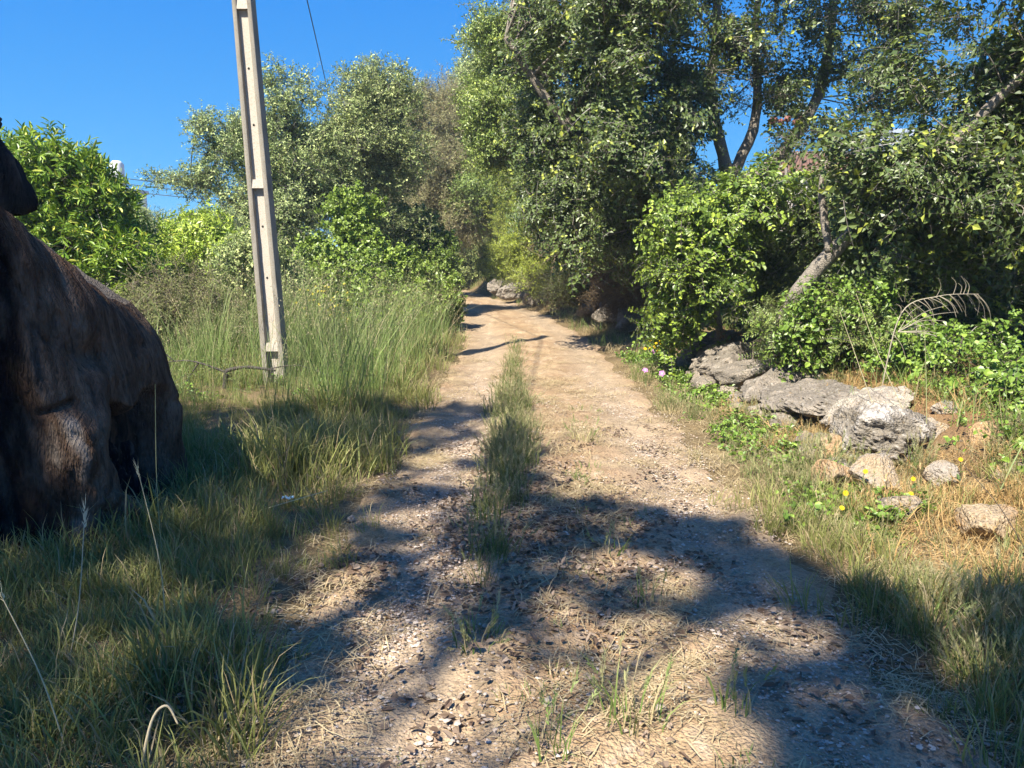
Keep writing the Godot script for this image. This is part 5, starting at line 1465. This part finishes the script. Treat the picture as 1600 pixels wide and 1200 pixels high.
func small_things() -> void:
	var pink := lin(0.55, 0.27, 0.52)
	var pe := lin(0.7, 0.6, 0.5)
	var list := [[Vector3(2.22, 0.41, -10.9), "pink mallow flower right beside the yellow flower cluster"], [Vector3(2.51, 0.45, -10.9), "pink mallow flower just left of the first wall boulder"], [Vector3(1.66, 0.2, -9.5), "pale pink mallow flower lowest and nearest to the track"], [Vector3(1.87, 0.16, -9.5), "open pink mallow flower low in the weeds under the yellow cluster"], [Vector3(1.97, 0.3, -10.6), "faint pink mallow flower just below the yellow cluster"]]
	var k := 0
	for f in list:
		k += 1
		flower("mallow", f[1], "pink mallows by the wall", f[0], [f[0]], 0.042, 5, pink, pe, 0.95, 500 + k)
	var r := rnd(91)
	var tops := []
	for i in 26:
		tops.append(Vector3(2.1 + r.randf_range(-0.2, 0.2), 0.32 + r.randf_range(-0.07, 0.09), -11.0 + r.randf_range(-0.2, 0.2)))
	flower("yellow_flower_cluster", "dense cluster of small yellow flowers at the far end of the wall", "", Vector3(2.1, 0.3, -11.0), tops, 0.03, 8, lin(0.7, 0.5, 0.015), lin(0.6, 0.38, 0.01), 0.5, 520)
	var dz := [[Vector3(2.91, 0.3, -4.85), "yellow daisy among the dry stalks above the small pale rock"], [Vector3(2.56, 0.2, -4.75), "yellow daisy just right of the cream cobble, upper of two"], [Vector3(2.5, 0.13, -4.65), "yellow daisy just right of the cream cobble, lower of two"], [Vector3(2.0, 0.2, -4.45), "yellow daisy in the grass at the track edge, upper of two"], [Vector3(1.94, 0.14, -4.35), "yellow daisy in the grass at the track edge, lower of two"], [Vector3(2.3, 0.22, -4.85), "small yellow daisy in front of the cream cobble"]]
	k = 0
	for f in dz:
		k += 1
		flower("daisy", f[1], "yellow daisies by the wall", f[0], [f[0]], 0.019, 11, lin(0.72, 0.5, 0.02), lin(0.6, 0.34, 0.01), 0.4, 530 + k)
	# yellow weed behind the pole
	var yt := []
	for i in 34:
		yt.append(Vector3(-3.0 + r.randf_range(-0.35, 0.5), 0.9 + r.randf_range(-0.35, 0.3), -12.2 + r.randf_range(-0.3, 0.3)))
	flower("yellow_weed", "yellowing wild mustard behind the right side of the pole", "", Vector3(-2.9, 0.5, -12.2), yt, 0.026, 4, lin(0.42, 0.36, 0.05), lin(0.4, 0.4, 0.05), 0.8, 545)
	# single stalks
	var pale := lin(0.5, 0.44, 0.27)
	stalk("straw_stalk", "long pale straw stalk slanting across the left verge", [Vector3(-1.62, 0.08, -4.35), Vector3(-1.4, 0.14, -4.4), Vector3(-1.12, 0.2, -4.5)], 0.004, lin(0.6, 0.55, 0.34), "dry stalks of the left verge")
	stalk("bent_straw", "thick bent straw folded over at the bottom edge left of the ruts", [Vector3(-1.13, 0.03, -2.1), Vector3(-1.1, 0.2, -2.15), Vector3(-1.06, 0.24, -2.17), Vector3(-1.03, 0.18, -2.17)], 0.006, lin(0.6, 0.5, 0.32), "dry stalks of the left verge")
	stalk("barley_stalk", "single bleached barley stalk with a feathery ear below the stump", [Vector3(-1.7, 0.0, -2.7), Vector3(-1.62, 0.3, -2.7), Vector3(-1.58, 0.62, -2.72)], 0.003, lin(0.55, 0.48, 0.33), "dry stalks of the left verge", 0.07)
	stalk("barley_stalk", "thin barley stalk standing before the middle of the stump's foot", [Vector3(-1.4, 0.0, -2.9), Vector3(-1.42, 0.35, -2.95), Vector3(-1.5, 0.72, -3.0)], 0.0028, pale, "dry stalks of the left verge", 0.05)
	stalk("barley_stalk", "crooked dry stalk at the lower left corner", [Vector3(-1.35, 0.0, -2.15), Vector3(-1.45, 0.3, -2.2), Vector3(-1.58, 0.55, -2.25)], 0.003, pale, "dry stalks of the left verge", 0.06)
	stalk("tall_stalk", "tall thin green stalk standing against the stump's right edge", [Vector3(-1.72, 0.0, -3.6), Vector3(-1.72, 0.5, -3.6), Vector3(-1.7, 1.0, -3.62)], 0.003, lin(0.3, 0.3, 0.15), "dry stalks of the left verge")
	stalk("bank_stalk", "pale stalk leaning left over the domed boulder", [Vector3(3.0, 0.3, -6.2), Vector3(2.85, 0.75, -6.3), Vector3(2.72, 1.15, -6.4)], 0.0035, pale, "pale stalks over the wall")
	stalk("bank_stalk", "pale stalk leaning left from behind the fissured boulder", [Vector3(3.2, 0.3, -6.1), Vector3(2.98, 0.8, -6.2), Vector3(2.8, 1.3, -6.3)], 0.0035, pale, "pale stalks over the wall")
	stalk("bank_stalk", "upright thin stalk right of the fissured boulder", [Vector3(3.15, 0.2, -5.7), Vector3(3.14, 0.6, -5.75), Vector3(3.12, 1.0, -5.8)], 0.003, lin(0.35, 0.36, 0.18), "pale stalks over the wall", 0.05)
	stalk("bank_stalk", "reed like green stalk rising at the right edge past the orange rock", [Vector3(3.0, 0.1, -4.6), Vector3(3.15, 0.5, -4.6), Vector3(3.4, 1.0, -4.6)], 0.005, lin(0.3, 0.36, 0.16), "pale stalks over the wall")
	stalk("dark_twig", "dark bare twig slanting down at the right edge below the orange rock", [Vector3(2.6, 0.05, -3.6), Vector3(2.45, 0.35, -3.7), Vector3(2.3, 0.55, -3.8)], 0.003, lin(0.1, 0.08, 0.06))
	# broken branch by the pole
	var b := thing("broken_branch", Vector3(-3.35, 0, -8.9))
	tag(b, "dead grey branch bent at a right angle in front of the pole's foot", "branch")
	var m := MB.new()
	m.tube(curve([Vector3(0.0, -0.05, 0.1), Vector3(0.04, 0.22, 0.1), Vector3(0.07, 0.3, 0.1), Vector3(0.3, 0.34, 0.1), Vector3(0.62, 0.3, 0.1)], 5), 0.032, 0.014, 8, lin(0.1, 0.085, 0.075), 0.3, nB)
	part("limb", m.mesh(), M.bark, b)
	var m2 := MB.new()
	m2.tube(curve([Vector3(0.05, 0.28, 0.1), Vector3(-0.4, 0.4, 0.0), Vector3(-0.85, 0.35, -0.1)], 5), 0.014, 0.005, 6, lin(0.1, 0.085, 0.075))
	m2.tube(curve([Vector3(-0.3, 0.38, 0.0), Vector3(-0.45, 0.15, 0.05), Vector3(-0.55, -0.05, 0.0)], 4), 0.01, 0.005, 6, lin(0.1, 0.085, 0.075))
	m2.tube(curve([Vector3(0.5, 0.31, 0.1), Vector3(0.9, 0.36, 0.1), Vector3(1.3, 0.2, 0.1)], 4), 0.009, 0.003, 5, lin(0.1, 0.085, 0.075))
	m2.tube(curve([Vector3(-0.6, 0.38, -0.05), Vector3(-0.8, 0.55, 0.0), Vector3(-1.1, 0.5, 0.0)], 4), 0.008, 0.003, 5, lin(0.1, 0.085, 0.075))
	part("side_twig", m2.mesh(), M.bark, b)
	# tufts that stand alone on the track
	var tu := [[Vector3(0.55, 0, -3.95), 0.13, "small grass tuft alone on the right of the dead leaves"], [Vector3(0.42, 0, -2.45), 0.2, "dark green barley tuft nearest the camera at bottom centre"], [Vector3(-0.14, 0, -2.95), 0.12, "low bright green tuft in a sunny spot beside the left rut"], [Vector3(0.62, 0, -6.4), 0.16, "pale dry tuft in full sun right of the barley strip"], [Vector3(0.13, 0, -2.25), 0.16, "thin grass tuft at the bottom edge left of the barley tuft"], [Vector3(0.78, 0, -2.5), 0.14, "few bent blades with one ear right of the barley tuft"], [Vector3(1.75, 0, -3.05), 0.17, "green tuft with a pale ear at the right verge"], [Vector3(0.62, 0, -3.3), 0.14, "two thin shoots standing at the top of the big sunny patch"]]
	k = 0
	for q in tu:
		k += 1
		var dryish := k == 4
		var o := {"n": 46 if k in [2, 3, 4] else 22, "r": 0.11 if k in [2, 3, 4] else 0.07, "h": q[1] * 1.3, "w": 0.006, "a": lin(0.09, 0.15, 0.035) if not dryish else lin(0.3, 0.27, 0.12), "b": lin(0.2, 0.27, 0.07) if not dryish else lin(0.45, 0.4, 0.2), "tip": lin(0.4, 0.38, 0.17), "lean": 0.9, "ear": 0.25, "earc": lin(0.2, 0.28, 0.08), "eard": lin(0.45, 0.4, 0.22), "earl": 0.06, "pd": 0.25, "dry": lin(0.5, 0.4, 0.22)}
		var t := part("grass_tuft", tuft(600 + k, o), M.grass, self)
		t.position = Vector3(q[0].x, lie(q[0].x, q[0].z) + 0.02, q[0].z)
		tag(t, q[2], "grass tuft", "tufts standing alone on the track")
	# loose stones
	var stn := [[Vector3(-0.98, 0, -2.42), 0.07, "pale stone in the sunny spot at the lower left edge of the ruts"], [Vector3(-0.93, 0, -2.5), 0.055, "flat pale stone touching the one in the lower left sunny spot"], [Vector3(-0.87, 0, -2.4), 0.05, "third small pale stone of the lower left sunny spot"], [Vector3(-0.84, 0, -2.2), 0.055, "white stone at the bottom edge in the left rut"], [Vector3(0.13, 0, -2.52), 0.06, "rounded pale stone in the straw left of the barley tuft"], [Vector3(0.52, 0, -2.53), 0.065, "rounded reddish stone right behind the barley tuft"], [Vector3(-0.3, 0, -2.62), 0.055, "pinkish stone between the left rut and the sunny straw"], [Vector3(-1.05, 0, -3.2), 0.05, "brown stone at the left edge of the rut by the grass"], [Vector3(0.42, 0, -2.95), 0.06, "flat grey stone at the rim of the big sunny patch"], [Vector3(1.02, 0, -6.6), 0.06, "pale flat stone in the sunny right rut"], [Vector3(-0.98, 0, -4.5), 0.06, "pale stone lying alone in the left rut near the grass"], [Vector3(0.72, 0, -2.55), 0.05, "sharp pale stone in the sunny straw right of the barley tuft"]]
	k = 0
	for q in stn:
		k += 1
		var o := part("loose_stone", boulder(60 + k, Vector3(1.0, 0.62, 0.8) * q[1], 8, lin(0.33, 0.29, 0.24), lin(0.5, 0.43, 0.36), 0.8), M.rock, self)
		o.position = Vector3(q[0].x, lie(q[0].x, q[0].z) + 0.028, q[0].z)
		o.rotation = Vector3(0.2 * sin(k * 2.0), k * 2.1, 0.2 * cos(k * 3.0))
		tag(o, q[2], "stone", "loose stones on the track")
	# scrap of blue litter
	var l := MB.new()
	for i in 4:
		for j in 3:
			var f := func(a, c): return Vector3(a * 0.017, 0.02 + 0.008 * sin(a * 2.1 + c * 1.7), c * 0.015)
			l.quad(f.call(i, j), f.call(i, j + 1), f.call(i + 1, j + 1), f.call(i + 1, j), lin(0.14, 0.25, 0.36))
	var lo := part("litter_scrap", l.mesh(), M.matte, self)
	lo.position = Vector3(-1.42, lie(-1.42, -4.6) + 0.06, -4.6)
	tag(lo, "crumpled pale blue scrap of litter caught in the left verge grass", "litter")
	# slender plant with red seed heads seen against the sky
	var sp := Vector3(8.25, 0, -24)
	var rt := thing("red_headed_shrub", Vector3(sp.x, lie(sp.x, sp.z), sp.z))
	tag(rt, "slender pale stemmed shrub with red heads seen through the carob branches", "shrub")
	var sm := MB.new()
	sm.tube(curve([Vector3(0, 0, 0), Vector3(0.05, 2.5, 0), Vector3(0, 4.6, 0)], 5), 0.06, 0.04, 7, lin(0.4, 0.34, 0.3))
	for i in 7:
		var a := TAU * i / 7.0
		sm.tube(curve([Vector3(0, 4.3, 0), Vector3(cos(a) * 0.25, 4.6, sin(a) * 0.2), Vector3(cos(a) * 0.5, 4.85, sin(a) * 0.3)], 3), 0.02, 0.012, 5, lin(0.4, 0.34, 0.3))
	part("stem", sm.mesh(), M.bark, rt)
	for i in 7:
		var a := TAU * i / 7.0
		var h := MB.new()
		var c := Vector3(cos(a) * 0.5, 4.82, sin(a) * 0.3)
		h.tube(PackedVector3Array([c, c + Vector3(0, 0.06, 0), c + Vector3(0, 0.16, 0), c + Vector3(0, 0.22, 0)]), 0.1, 0.1, 8, lin(0.24, 0.1, 0.08), 0.0, null, PackedFloat32Array([0.03, 0.11, 0.1, 0.02]))
		part("seed_head", h.mesh(), M.matte, rt)
	var xf: Array[Transform3D] = []
	var cs := PackedColorArray()
	for i in 20:
		xf.append(Transform3D(aim(Vector3.UP + rdir(r), r, 0.8), Vector3(r.randf_range(-0.5, 0.5), 5.15 + r.randf_range(-0.12, 0.2), r.randf_range(-0.3, 0.3))))
		cs.push_back(Color.WHITE)
	many("foliage", S.oak[0], M.leaf, xf, cs, rt)
